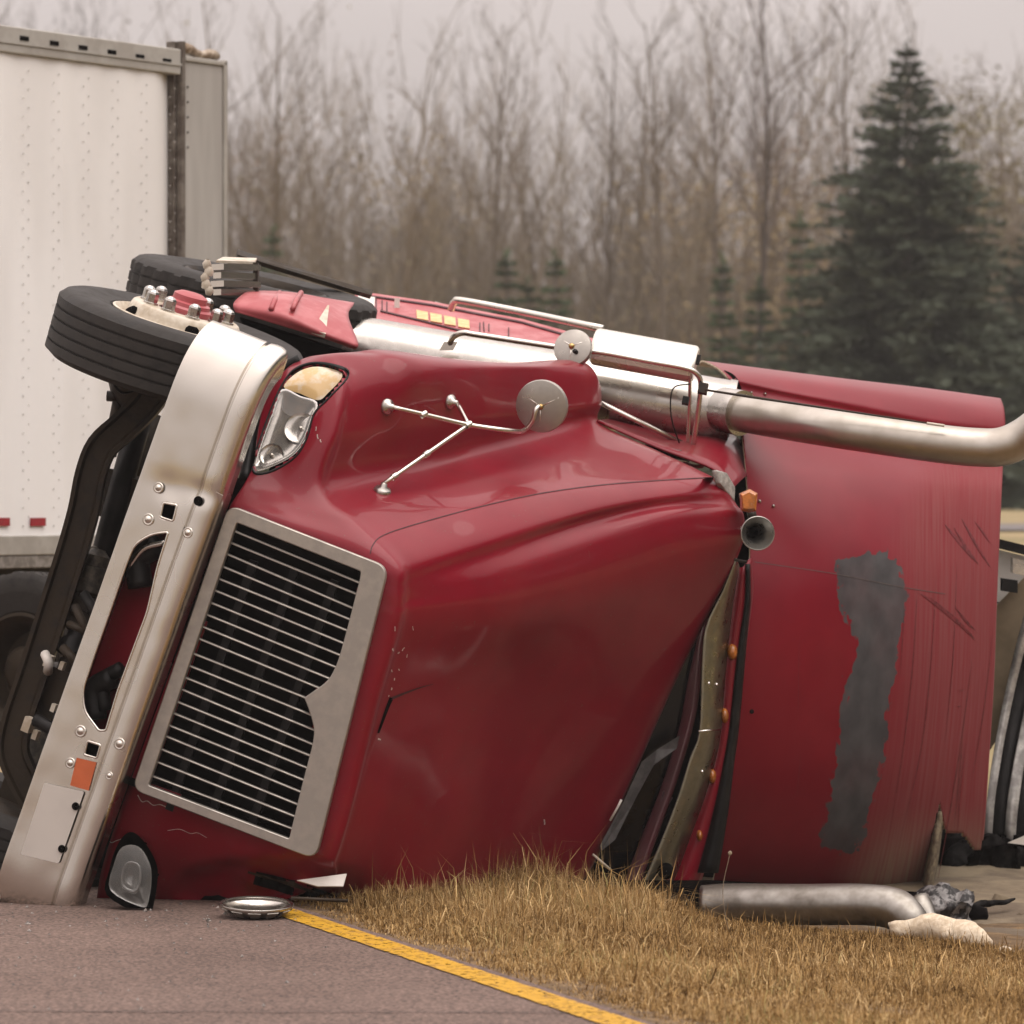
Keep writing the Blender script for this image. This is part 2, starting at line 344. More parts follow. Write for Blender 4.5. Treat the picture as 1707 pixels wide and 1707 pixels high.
# ---------------------------------------------------------------- dead grass
def vn(x, y, s):
    """cheap smooth noise, about -1..1"""
    return (np.sin(x * 1.7 + s + 1.3 * np.sin(y * 1.1 + s * 2)) + np.sin(y * 2.1 - s + 1.1 * np.sin(x * 1.6 + s)) + .6 * np.sin((x + y) * 3.3 + s * 3)) / 2.6
def ss(a, b, x):
    t_ = np.clip((x - a) / (b - a), 0, 1); return t_ * t_ * (3 - 2 * t_)
def grass_mesh(name, n, region, drop, m, seed, width=.0022):
    rg = np.random.default_rng(seed); x = rg.uniform(region[0], region[1], n); y = rg.uniform(region[2], region[3], n)
    d = (x - L0.x) * LN.x + (y - L0.y) * LN.y
    c = vn(x * 2.6, y * 2.6, 1.0); c2 = vn(x * 1.0, y * 1.0, 4.0); c3 = vn(x * 7, y * 7, 2.0)
    h = (.080 + .032 * c + .026 * c2 + .018 * c3) * (.35 + .65 * ss(.1, .7, d)) * rg.uniform(.4, 1.25, n)
    h *= (1 + 1.15 * ss(15.0, 16.2, y) * ss(0, .4, d) * (1 - ss(.45, .95, x))) * (1 - .25 * ss(.7, 1.3, x)) * (1 - .35 * ss(16.3, 16.8, y) * ss(.5, .9, x))
    edge_y = np.interp(x, (.25, .85, 1.5, 1.95, 2.6, 4.0), (17.6, 17.2, 16.95, 16.45, 16.0, 15.6)); h[rg.random(n) < .03] *= 1.9
    keep = (d > .11) & ((d > .35) | (rg.random(n) < (d - .06) / .29)) & (h > .012) & ~((y > edge_y + .12 * c3) & (x < 4.5) & (y < 19)) & ~drop(x, y) & ((c3 + c) > -1.8)
    x, y, h, d = x[keep], y[keep], h[keep], d[keep]; n = len(x)
    z = np.where(d > .1, -.075 * np.clip(d - .1, 0, 2.6) - .02 * np.clip(d - 2.7, 0, 4), 0) - .015
    th = rg.uniform(0, 6.283, n); ln = rg.uniform(.05, 1, n) ** 1.2 * 1.25; dx, dy = np.cos(th) * ln, np.sin(th) * ln
    ph = rg.uniform(0, 6.283, n); w = width * rg.uniform(.5, 1.5, n); wx, wy = np.cos(ph) * w, np.sin(ph) * w
    V = np.zeros((n, 5, 3)); mx_, my_, mz_ = x + dx * h * .32, y + dy * h * .32, z + h * .6
    V[:, 0] = np.stack([x - wx, y - wy, z], 1); V[:, 1] = np.stack([x + wx, y + wy, z], 1)
    V[:, 2] = np.stack([mx_ + wx * .8, my_ + wy * .8, mz_], 1); V[:, 3] = np.stack([mx_ - wx * .8, my_ - wy * .8, mz_], 1)
    V[:, 4] = np.stack([x + dx * h, y + dy * h, z + h * np.clip(1.05 - ln * .5, .35, 1)], 1)
    me = bpy.data.meshes.new(name); me.vertices.add(n * 5); me.vertices.foreach_set('co', V.astype(np.float32).ravel())
    base = (np.arange(n) * 5)[:, None]; q = base + np.array([[0, 1, 2, 3]]); t3 = base + np.array([[3, 2, 4]])
    loops = np.concatenate([q, t3], 1).ravel(); me.loops.add(n * 7); me.loops.foreach_set('vertex_index', loops.astype(np.int32))
    st = (np.arange(n) * 7)[:, None] + np.array([[0, 4]]); me.polygons.add(n * 2); me.polygons.foreach_set('loop_start', st.ravel().astype(np.int32)); me.update(calc_edges=True)
    me.materials.append(m)
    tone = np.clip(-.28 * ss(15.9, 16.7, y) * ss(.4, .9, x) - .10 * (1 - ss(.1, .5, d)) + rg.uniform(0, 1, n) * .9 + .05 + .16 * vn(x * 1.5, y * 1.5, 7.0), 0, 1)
    at = me.attributes.new('tone', 'FLOAT', 'POINT'); at.data.foreach_set('value', np.repeat(tone, 5).astype(np.float32))
    return me
mgrass = bpy.data.materials.new('dead_grass'); mgrass.use_nodes = True
t = mgrass.node_tree; b = t.nodes['Principled BSDF']; b.inputs['Roughness'].default_value = 1; b.inputs['Specular IOR Level'].default_value = 0
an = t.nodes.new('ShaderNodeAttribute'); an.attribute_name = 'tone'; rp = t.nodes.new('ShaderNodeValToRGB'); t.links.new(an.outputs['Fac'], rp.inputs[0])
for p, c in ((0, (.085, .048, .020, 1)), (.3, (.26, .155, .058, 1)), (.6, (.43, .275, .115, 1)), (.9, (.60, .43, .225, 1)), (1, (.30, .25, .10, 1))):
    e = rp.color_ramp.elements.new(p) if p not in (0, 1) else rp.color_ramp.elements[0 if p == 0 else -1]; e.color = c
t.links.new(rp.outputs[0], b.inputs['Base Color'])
b.inputs['Subsurface Weight'].default_value = 0
inner = lambda x, y: (x > -1.6) & (x < 3.1) & (y > 11.6) & (y < 17.6)
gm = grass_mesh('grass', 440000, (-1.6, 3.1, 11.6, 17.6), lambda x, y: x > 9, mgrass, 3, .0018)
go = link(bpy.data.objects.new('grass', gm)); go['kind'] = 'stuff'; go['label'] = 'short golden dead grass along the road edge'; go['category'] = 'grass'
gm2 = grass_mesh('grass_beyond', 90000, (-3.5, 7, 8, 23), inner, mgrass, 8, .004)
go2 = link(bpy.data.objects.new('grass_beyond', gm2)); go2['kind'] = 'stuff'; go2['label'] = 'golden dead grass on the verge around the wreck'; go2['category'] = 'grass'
# a few tall dry seed stalks beside the cab
def stalk(px, py, Y, h, label):
    base = P(px, py, Y); base.z = ground_z(base.x, base.y) - .01; rt = tag(empty('dry_weed_stalk', base), label, 'weed')
    tp = base + Vector((rnd.uniform(-.02, .04), 0, h)); mid = (base + tp) / 2 + Vector((-.028, .01, .01))
    MB().tube(smooth_path([base, mid, tp], 4), .0014, 5).build('stem', mstalk, rt, True)
    V, Fc = lathe([(.001, -.008), (.007, -.004), (.009, .003), (.006, .009), (.001, .012)], tp, Vector((.2, 0, 1)), 9); mesh('seed_head', V, Fc, mstalk, rt, True)
mstalk = mat('dry_stalk', (.32, .25, .17), .8, 0, .2, 40)
stalk(1217, 1530, 16.45, .33, 'tall dry weed with a round seed head in front of the roof fairing')

# ================================================================ white box trailer, upright behind
TA = P(0, 892, 22.4); TA.z = 0; TB = P(300, 892, 23.65); TB.z = 0
TD = (TB - TA).normalized(); TN = Vector((TD.y, -TD.x, 0))            # along the wall, and outward from it (towards the camera side)
if TN.y > 0: TN = -TN
def TW(px, py, outw=0): return on_plane(px, py, TA + TN * outw, TN)
mtr = mat('white_trailer_sheet', (.90, .888, .875), .42, 0, .06, 1.1, bump=.03, bscale=3, col2=(.78, .762, .745), stretch=(1, 1, .25), rvar=.08)
mtr2 = mat('galvanised_nose_panel', (.56, .54, .51), .45, .3, .12, 3, bump=.05, bscale=20, stretch=(1, 1, .15), col2=(.42, .40, .375))
mral = mat('grey_trailer_rail', (.50, .48, .44), .45, .3, .12, 5, col2=(.40, .375, .34))
mrust = mat('rusty_post', (.20, .175, .15), .6, .3, .3, 9, bump=.2, col2=(.10, .08, .065))
trl = tag(empty('box_trailer', TA + TD * 1.0 - TN * 1.2), 'white riveted box trailer standing upright behind the overturned truck', 'trailer')
def u_of(v): return (v - TA).dot(TD)
U0, U1, U2 = -9.5, u_of(TW(297, 500)), u_of(TW(375, 500))
def TP(u, z, o=0): v = TA + TD * u + TN * o; v.z = z; return v
ztop = TW(0, 42).z; zrail = TW(0, 87).z; zbot = TW(0, 893).z; zlow = TW(0, 948).z
ts = .012
def slab(name, u0, u1, z0, z1, o0, o1, m, parent, bev=0):
    V, Fc = box((TP(u0, z0, o0) + TP(u1, z1, o1)) / 2, TD * ((u1 - u0) / 2), Vector((0, 0, (z1 - z0) / 2)), TN * ((o1 - o0) / 2))
    o = mesh(name, V, Fc, m, parent)
    if bev: bevel(o, bev)
    return o
# side wall: sheets 1.01 m wide between rivet columns, slightly oil-canned
pitch = (u_of(TW(239, 500)) - u_of(TW(42, 500))) / 4; urv = u_of(TW(42, 500))
nsheet = 0; u = U1
while u > U0 - .01 and nsheet < 10:
    ua = max(U0, u - pitch * 4 + 0.0)
    ns, nr = 14, 22; V = []
    for i in range(nr + 1):
        for j in range(ns + 1):
            uu = ua + (u - ua) * j / ns; zz = zbot + (zrail - zbot) * i / nr
            wob = .004 * math.sin((uu - urv) / pitch * 2 * math.pi) + .007 * noise.noise(Vector((uu * 1.3, zz * .5, 4)))
            edge = 0
            roll = -.085 * sstep(U1 - .20, U1 + .02, uu) ** 1.5
            V.append(TP(uu, zz, wob + edge + roll))
    o = mesh('wall_sheet', V, grid_faces(nr + 1, ns + 1), mtr, trl, True); nsheet += 1; u = ua
# rivets
mb = MB(); hexd = [(math.cos(k * 1.0472), math.sin(k * 1.0472)) for k in range(6)]
def rivet(u, z, o, r=.0055):
    n0 = len(mb.V); c = TP(u, z, o)
    mb.V += [c + TD * (x * r) + Vector((0, 0, y * r)) for x, y in hexd] + [c + TN * r * .8]; mb.F += [(n0 + k, n0 + (k + 1) % 6, n0 + 6) for k in range(6)]
k = -8
while urv + k * pitch < U1 - .02:
    uc = urv + k * pitch
    if uc > U0:
        z = zbot + .05
        while z < zrail - .03:
            rivet(uc - .022, z, .006); rivet(uc + .022, z + .05, .006); z += .10
    k += 1
mriv = mat('rivet_heads', (.58, .55, .51), .5, .2, .2, 40); mb.build('rivets', mriv, trl, False, 'stuff')
slab('top_rail', U0, U1 - .002, zrail + .002, ztop, -.10, .022, mral, trl, .006)
slab('roof', U0, U2, ztop - .06, ztop + .012, -2.5, -.105, mral, trl)
mb = MB()
slab('rail_lip', U0, U1 - .003, zrail + .05, zrail + .062, .0225, .03, mral, trl)
for i, px in enumerate((35, 85, 133, 181, 228, 273)):
    uu = u_of(TW(px, 60)); zc = TW(px, 58 + .157 * px + 1).z
    slab('rail_slot', uu - .035, uu + .035, zc - .012, zc + .012, .0225, .027, M['void'], trl)
slab('corner_post', U1, U1 + .055, zlow - .05, ztop + .05, -.09, -.03, mrust, trl, .005); slab('corner_bead', U1 + .02, U1 + .05, zlow - .05, ztop + .05, -.029, .014, mrust, trl, .004)
slab('nose_panel', U1 + .056, U2 - .02, zlow, TW(340, 106).z, -.06, -.002, mtr2, trl, .004)
slab('nose_edge', U2 - .019, U2 + .012, zlow, TW(372, 103).z + .01, -.06, .012, mral, trl, .004)
slab('nose_cap', U1 + .056, U2 + .012, TW(340, 106).z + .001, TW(340, 98).z, -.07, .012, mral, trl, .004)
pts = [TP(U1 + .06 + (U2 - U1 - .09) * t, TW(340, 96).z + .035 + .012 * math.sin(t * 9) - .02 * t, -.03) for t in np.linspace(0, 1, 9)]
MB().tube(pts, [.03, .035, .03, .026, .03, .028, .032, .03, .022], 7).build('bent_roof_flange', mat('bent_flange', (.45, .38, .30), .6, .3, .3, 20, col2=(.2, .14, .09)), trl, True)
nzr = MB()
for i in range(5): nzr.tube([TP(U1 + .085, zrail - .06 - .085 * i, -.001), TP(U1 + .085, zrail - .06 - .085 * i, .004)], .006, 7)
nzr.build('post_bolts', M['frame'], trl, False, 'stuff')
slab('bottom_rail', U0, U1, zlow + .07, zbot, -.05, .025, mral, trl, .006)
slab('rub_rail', U0, U1, zlow, zlow + .068, -.05, .018, mat('dirty_rub_rail', (.30, .275, .25), .6, .2, .2, 20, col2=(.18, .16, .14)), trl, .006)
slab('far_wall', U0, U2, zlow, ztop - .07, -2.5, -2.45, mtr, trl)
slab('front_wall', U2 - .03, U2 + .01, zlow, ztop - .07, -2.44, -.065, mtr2, trl)
slab('deck', U0, U2 - .04, zlow + .06, zlow + .2, -2.44, -.055, M['frame'], trl)
for px in (0, 60, 212):
    uu = u_of(TW(px, 870)); zc = TW(px, 870).z
    slab('reflector', uu - .062, uu + .062, zc - .022, zc + .022, .012, .017, mat('red_reflector', (.34, .03, .04), .4, 0, .1, 40), trl)
uu = -.6
while uu > U0:
    slab('reflector', uu - .062, uu + .062, TW(60, 870).z - .022, TW(60, 870).z + .022, .012, .017, bpy.data.materials['red_reflector'], trl); uu -= .75

# ---------------------------------------------------------------- wheels
def tyre_mesh(R_, W_, lugs=False):
    gr = .012; prof = [(R_ * .56, -W_ * .36), (R_ * .60, -W_ * .46), (R_ * .78, -W_ * .5), (R_ * .93, -W_ * .47), (R_ * .985, -W_ * .40)]
    nb = 5; x = -W_ * .40; bw = W_ * .80 / nb
    for i in range(nb):
        x0 = -W_ * .40 + bw * i; x1 = x0 + bw
        prof += [(R_, x0 + .004), (R_, x1 - .007)]
        if i < nb - 1: prof += [(R_ - gr, x1 - .006), (R_ - gr, x1 + .003)]
    prof += [(R_ * .985, W_ * .40), (R_ * .955, W_ * .455), (R_ * .93, W_ * .47), (R_ * .925, W_ * .475), (R_ * .80, W_ * .5), (R_ * .785, W_ * .497), (R_ * .60, W_ * .44), (R_ * .56, W_ * .36)]
    return prof
def wheel(name, c, n, ref, parent, R_=.51, W_=.28, hub='steer', label=None, rimmat='rim'):
    rt = empty(name, c, parent)
    if label: rt['label'] = label
    n = n.normalized(); pr = tyre_mesh(R_, W_); cc = c - n * (W_ / 2)
    V, Fc = lathe(pr, cc, n, 90, ref)
    if hub == 'drive':                                                   # notched shoulder blocks
        V = [v - (((v - cc) - n * (v - cc).dot(n)).normalized() * .014 if pr[i // 90][0] > R_ * .99 and (i % 90) % 3 == 0 else Vector()) for i, v in enumerate(V)]
    ty = mesh('tyre', V, Fc, M['rubber'], rt, True, None, 32); fix_normals(ty)
    rp = [(R_ * .56, W_ * .36), (R_ * .575, W_ * .44), (R_ * .555, W_ * .45), (R_ * .53, W_ * .40), (R_ * .50, W_ * .30)]
    if hub == 'steer': rp += [(R_ * .47, W_ * .38), (R_ * .45, W_ * .50), (R_ * .43, W_ * .58), (R_ * .415, W_ * .60), (R_ * .25, W_ * .60), (R_ * .22, W_ * .58)]
    else: rp += [(R_ * .46, W_ * .05), (R_ * .42, -W_ * .1), (R_ * .30, -W_ * .12), (R_ * .24, -W_ * .05)]
    V, Fc = lathe(rp, cc, n, 60, ref); o = mesh('rim', V, Fc, M[rimmat], rt, True, None, 40); fix_normals(o); solid(o, .006, -1)
    x = (ref - n * ref.dot(n)).normalized(); y = n.cross(x)
    if hub == 'steer':
        for k in range(10):
            t = 2 * math.pi * (k + .5) / 10; q = cc + (x * math.cos(t) + y * math.sin(t)) * R_ * .325 + n * W_ * .60
            V, Fc = lathe([(.030, 0), (.030, .008), (.025, .010), (.025, .044), (.021, .052), (.010, .060), (.001, .061)], q, n, 6); mesh('lug_nut', V, Fc, M['nut'], rt, False)
        for k in range(5):
            t = 2 * math.pi * (k + .25) / 5; q = cc + (x * math.cos(t) + y * math.sin(t)) * R_ * .462 + n * W_ * .44
            V, Fc = lathe([(.001, .014), (.028, .012), (.03, 0)], q, n + (x * math.cos(t) + y * math.sin(t)) * .8, 10); mesh('hand_hole', V, Fc, M['void'], rt, True)
        V, Fc = lathe([(R_ * .20, W_ * .56), (R_ * .195, W_ * .66), (R_ * .175, W_ * .69), (R_ * .17, W_ * .74), (R_ * .14, W_ * .76), (R_ * .135, W_ * .84), (R_ * .09, W_ * .88), (.001, W_ * .885)], cc, n, 32); o = mesh('hub', V, Fc, M['pink'], rt, True, None, 35); 
    else:
        V, Fc = lathe([(R_ * .26, -W_ * .12), (R_ * .25, W_ * .3), (R_ * .2, W_ * .38), (.001, W_ * .38)], cc, n, 24); mesh('hub', V, Fc, M['frame'], rt, True)
    V, Fc = lathe([(R_ * .54, -W_ * .3), (R_ * .2, -W_ * .35), (.001, -W_ * .35)], cc, n, 32); mesh('brake_drum', V, Fc, M['frame'], rt, True)
    return rt
# trailer wheel glimpsed under its floor
wc = P(28, 1118, 21.0); wheel('wheel', wc, Vector((-.5, -.8, .05)), Vector((0, 0, 1)), trl, .50, .28, 'drive', 'dusty grey trailer tyre under the trailer floor', 'frame')
slab('axle_beam', u_of(TW(20, 1000)) - .1, u_of(TW(20, 1000)) + .1, .62, .80, -2.2, -.3, M['frame'], trl)
slab('suspension_frame', u_of(TW(20, 1000)) - 1.2, u_of(TW(20, 1000)) + 1.0, .80, zlow + .06, -2.0, -.25, M['frame'], trl)
slab('mud_flap', u_of(TW(20, 1000)) + 1.1, u_of(TW(20, 1000)) + 1.13, .15, zlow + .05, -2.2, -.3, M['black'], trl)

# ================================================================ overturned truck
truck = tag(empty('overturned_truck', P(600, 1500, 16.7)), 'red semi truck tractor lying on its side half off the road', 'truck')

# ---- hood and fenders: one moulded shell, lofted through surveyed stations
Scs = [.02, -.02, -.08, -.20, -.7, -1.2, -1.6, -1.95, -2.05]
Scols = [
 [(440,672),(434,695),(428,730),(422,775),(408,805),(393,828),(383,845),(376,865),(370,882),(362,905),(352,935),(295,1090),(212,1318),(172,1440),(160,1505)],
 [(470,622),(475,635),(480,680),(475,745),(462,805),(480,848),(508,882),(512,915),(510,930),(506,950),(500,985),(450,1130),(375,1375),(310,1465),(240,1520)],
 [(505,598),(535,602),(560,640),(550,720),(527,812),(575,866),(622,912),(650,948),(652,980),(650,1008),(645,1040),(612,1160),(535,1432),(455,1490),(330,1525)],
 [(545,590),(570,594),(590,640),(578,716),(552,806),(605,857),(655,898),(686,936),(688,968),(686,998),(682,1035),(643,1160),(565,1440),(500,1495),(400,1530)],
 [(640,583),(690,598),(705,632),(690,705),(676,782),(741,815),(804,845),(842,888),(842,918),(855,958),(845,1030),(775,1165),(690,1465),(640,1520),(560,1540)],
 [(760,598),(805,606),(815,625),(812,690),(800,752),(876,785),(950,815),(985,848),(979,872),(1002,905),(990,1000),(905,1165),(795,1470),(745,1525),(690,1545)],
 [(850,604),(895,608),(905,622),(905,682),(900,728),(985,765),(1068,802),(1098,826),(1098,845),(1125,866),(1112,960),(1015,1155),(885,1450),(840,1510),(790,1545)],
 [(925,600),(962,601),(985,622),(988,672),(985,708),(1083,753),(1175,796),(1200,816),(1208,836),(1230,862),(1216,938),(1110,1143),(985,1425),(940,1490),(890,1530)],
 [(945,604),(980,608),(1000,640),(1003,672),(1003,707),(1100,753),(1192,797),(1212,815),(1226,838),(1240,868),(1226,935),(1125,1140),(1000,1420),(955,1485),(900,1525)]]
front_off = {0: [-.30, -.26, -.20, -.12, -.06, -.02] + [0] * 6 + [-.03, -.12, -.2], 1: [-.33, -.28, -.20, -.14, -.08, -.03] + [0] * 6 + [-.04, -.14, -.24], 2: [-.34, -.28, -.20, -.12, -.06, -.02] + [0] * 6 + [-.02, -.1, -.2], 3: [-.26, -.22, -.16, -.10, -.05, 0] + [0] * 6 + [0, -.08, -.15]}
Scs.insert(4, -.45); Scols.insert(4, [tuple(.5 * (u_ + v_) for u_, v_ in zip(a_, b_)) for a_, b_ in zip(Scols[3], Scols[4])]); front_off[4] = [.5 * q for q in front_off[3]]
G = []
for s, c in enumerate(Scs):
    off = front_off.get(s, [0] * 15)
    G.append([tuple(HP(x, y, c + off[k])) for k, (x, y) in enumerate(Scols[s])])
hood_ctrl = np.array(G)
hg = catmull(catmull(hood_ctrl, [16, 16, 14, 14, 14, 24, 20, 16, 5], 0), [6, 8, 12, 12, 10, 10, 8, 8, 8, 12, 18, 26, 10, 8], 1)
nr, nc = hg.shape[:2]
lamp_hole = [(579, 625), (557, 610), (520, 607), (489, 620), (468, 648), (450, 690), (434, 735), (422, 773), (428, 789), (456, 783), (492, 760), (510, 730), (522, 690), (545, 664)]
grille_in = [(397, 869), (606, 951), (604, 966), (582, 1052), (567, 1105), (552, 1135), (512, 1163), (522, 1189), (529, 1217), (525, 1243), (509, 1303), (486, 1399), (249, 1309)]
lamp2_hole = [(212, 1392), (232, 1395), (252, 1425), (262, 1460), (250, 1525), (230, 1522), (185, 1490), (190, 1440)]
Vh = [Vector(p) for p in hg.reshape(-1, 3)]
front_rows = sum([16, 16, 14]) + 3
# small crash dents
for i, v in enumerate(Vh):
    x, y = pix(v)
    for (dx, dy, rr, dp) in ((600, 1490, 60, .03),):
        q = ((x - dx) ** 2 + (y - dy) ** 2) / rr ** 2
        if q < 4: Vh[i] = Vh[i] - FC * (dp * math.exp(-q * 1.5)) * (1 if i // nc > 10 else .4)
for i, v in enumerate(Vh):                                             # crumpled driver-side fender corner
    x, y = pix(v); q = ((x - 450) / 165) ** 2 + ((y - 1478) / 52) ** 2
    if q < 1: w = (1 - q) ** .8; Vh[i] = Vh[i] - FC * (.10 * w + .05 * w * noise.noise(v * 9) + .03 * w * abs(noise.noise(v * 22)))
Fh = []
for k, f in enumerate(grid_faces(nr, nc)):
    i = f[0] // nc
    c = sum((Vh[q] for q in f), Vector()) / 4; x, y = pix(c)
    if i < front_rows and (in_poly(x, y, lamp_hole) or in_poly(x, y, lamp2_hole) or in_poly(x, y, grille_in)): continue
    Fh.append(f)
used = sorted({q for f in Fh for q in f}); rem = {q: k for k, q in enumerate(used)}
grime(M['red'])
mhood = M['red']
hood = mesh('hood', [Vh[q] for q in used], [tuple(rem[q] for q in f) for f in Fh], [mhood, M['fibre']], truck, True)
bm = bmesh.new(); bm.from_mesh(hood.data); bmesh.ops.recalc_face_normals(bm, faces=bm.faces)
if sum(f.normal.dot(CAM - f.calc_center_median()) > 0 for f in bm.faces) < len(bm.faces) / 2: bmesh.ops.reverse_faces(bm, faces=bm.faces)
bm.to_mesh(hood.data); bm.free(); solid(hood, .007, -1, 0)
from mathutils.bvhtree import BVHTree
hood_bvh = BVHTree.FromPolygons(Vh, grid_faces(nr, nc))
def on_hood(px, py, off=0.0):
    r = ray(px, py).normalized(); loc, nor, _, d = hood_bvh.ray_cast(CAM, r)
    if loc is None: return HP(px, py, -.6), -FC
    if nor.dot(r) > 0: nor = -nor
    return loc + nor * off, nor
# panel seam between hood top and side, a raised thread following the shell
def on_hood_strip(name, pts, w, off, m, parent=None):
    pts = [Vector((*p, 0)) for p in pts]; q = smooth_path(pts, 5); V = []
    for i, p in enumerate(q):
        d = (q[min(i + 1, len(q) - 1)] - q[max(i - 1, 0)]).normalized(); n2 = Vector((-d.y, d.x, 0)); ww = w if not callable(w) else w(i / (len(q) - 1))
        for s in (-1, 1): V.append(on_hood(p.x + n2.x * ww * s, p.y + n2.y * ww * s, off)[0])
    return mesh(name, V, [(2 * i, 2 * i + 1, 2 * i + 3, 2 * i + 2) for i in range(len(q) - 1)], m, parent or hood)
on_hood_strip('panel_seam', [(617, 924), (622, 908), (640, 892), (700, 872), (800, 845), (900, 823), (1000, 809), (1100, 801), (1190, 796)], .8, .0015, M['seam'])
# scratches and chips in the paint
mchip = mat('bare_chip', (.62, .50, .46), .7, 0, .2, 60)
for (x, y, l, a, w) in ((530, 728, 8, 80, .9), (527, 715, 7, 95, .7), (535, 735, 5, 75, .8), (658, 1048, 8, 90, .6), (688, 1047, 7, 80, .6), (655, 1083, 5, 75, .9), (664, 1088, 4, -40, 1.0), (672, 1082, 7, -55, .8), (678, 1093, 6, 100, .6), (653, 1118, 4, 80, .8), (665, 1116, 3, 70, .8), (657, 1132, 4, 95, .8), (652, 1148, 4, 100, .8), (648, 1160, 3, 100, .7), (632, 1232, 5, 20, 1.2), (907, 1370, 9, 85, 1.1), (1234, 880, 5, 100, .8)):
    dx, dy = math.cos(R(a)) * l / 2, math.sin(R(a)) * l / 2
    on_hood_strip('paint_chip', [(x - dx, y - dy), (x + rnd.uniform(-1, 1), y), (x + dx, y + dy)], w, .002, mchip)
on_hood_strip('tear', [(652, 1163), (645, 1180), (636, 1205), (630, 1222)], lambda t: 3.4 * (1 - .5 * t), .002, M['void'])
on_hood_strip('crease', [(650, 1165), (675, 1155), (700, 1146), (722, 1140)], lambda t: 2.2 * (1 - t) + .3, .002, M['seam'])
on_hood_strip('cracked_edge', [(230, 1325), (237, 1336), (246, 1335), (256, 1342), (268, 1341), (285, 1349)], .8, .003, mchip)
on_hood_strip('cracked_edge', [(280, 1384), (300, 1382), (318, 1389), (330, 1388), (345, 1396)], .45, .003, mchip)
on_hood_strip('cracked_edge', [(182, 1388), (180, 1398), (186, 1404), (194, 1401), (203, 1398)], .6, .003, mchip)
# hanging cut fibreglass at the crushed driver side
V = [P(495, 1468, 16.35), P(578, 1457, 16.35), P(572, 1478, 16.32), P(530, 1478, 16.33)]
o = mesh('torn_fibreglass_flap', V, [(0, 1, 2, 3)], M['white'], hood); solid(o, .008)
on_hood_strip('recess_shade', [(425, 1462), (470, 1474), (520, 1490), (570, 1506), (600, 1514)], lambda t: 13 - 5 * abs(t - .4), .004, M['void'])  # flat black strip, paints the shade inside the crushed corner
on_hood_strip('bent_fender_strip', [(415, 1450), (470, 1466), (530, 1484), (590, 1502)], 2.2, .012, M['frame'])
# ---- grille
g0 = HP(385, 844, .05); gx = (HP(227, 1311, .05) - g0); gy = (HP(647, 947, -.055) - g0); gn = gy.cross(gx).normalized()
if gn.dot(CAM - g0) < 0: gn = -gn
ex = gx.normalized(); ey = gn.cross(ex).normalized()
if ex.cross(ey).dot(gn) < 0: ey = -ey
def g2(px, py, off=0): v = on_plane(px, py, g0 + gn * off, gn) - g0; return (v.dot(ex), v.dot(ey))
outer = round_poly([g2(385, 843), g2(648, 946), g2(528, 1430), g2(225, 1314)], [.045, .05, .05, .045], 6)
inner = []
raw = [g2(*p) for p in grille_in]; inner = round_poly(raw, [.012, .012, .05, .08, .06, .05, .004, .05, .06, .06, .05, .012, .012], 4)
grl = empty('grille', g0, truck)
gp = plate('grille_surround', [outer, inner], g0 + gn * .014, ex, ey, .020, M['grille'], grl, .004)
zb = lambda x, y: (x / 2.668 + 220, y / 2.668 + 820)
lefts = [(470,180),(450,230),(432,280),(412,335),(392,388),(375,440),(358,495),(340,548),(322,602),(305,655),(282,722),(262,775),(245,828),(228,880),(208,935),(190,985),(172,1040),(157,1088),(135,1145),(117,1202),(97,1265)]
rights = [(1015,405),(1002,455),(985,518),(972,568),(955,615),(940,672),(925,725),(910,780),(885,832),(835,872),(780,918),(800,992),(815,1060),(812,1125),(800,1175),(783,1228),(768,1282),(755,1335),(740,1390),(725,1442),(708,1495)]
for l, r in zip(lefts, rights):
    a = on_plane(*zb(*l), g0 - gn * .012, gn); b = on_plane(*zb(*r), g0 - gn * .012, gn); d = (b - a).normalized()
    a = a - d * .02; b = b + d * .02; mid = (a + b) / 2 + ex * rnd.uniform(-.0015, .0015)
    up = gn.cross(d).normalized()
    V, Fc = box((a + b) / 2, d * ((b - a).length / 2), up * .0033, gn * .014); o = mesh('grille_bar', V, Fc, M['grille'], grl); bevel(o, .002, 1)
cen = on_plane(420, 1130, g0 - gn * .16, gn)
V, Fc = box(cen, ex * .60, ey * .40, gn * .01); mesh('radiator', V, Fc, M['void'], grl)
for px in (0.22, .5, .78):
    q = on_plane(300 + 240 * px, 1130 + 60 * px, g0 - gn * .07, gn); V, Fc = box(q, ex * .52, ey * .016, gn * .01); mesh('grille_support', V, Fc, M['black'], grl)
mesh('side_shroud', *box(on_plane(420, 1130, g0 - gn * .09, gn) - ex * .545, ex * .012, ey * .38, gn * .07), M['void'], grl)
mesh('side_shroud', *box(on_plane(420, 1130, g0 - gn * .09, gn) + ex * .545, ex * .012, ey * .38, gn * .07), M['void'], grl)

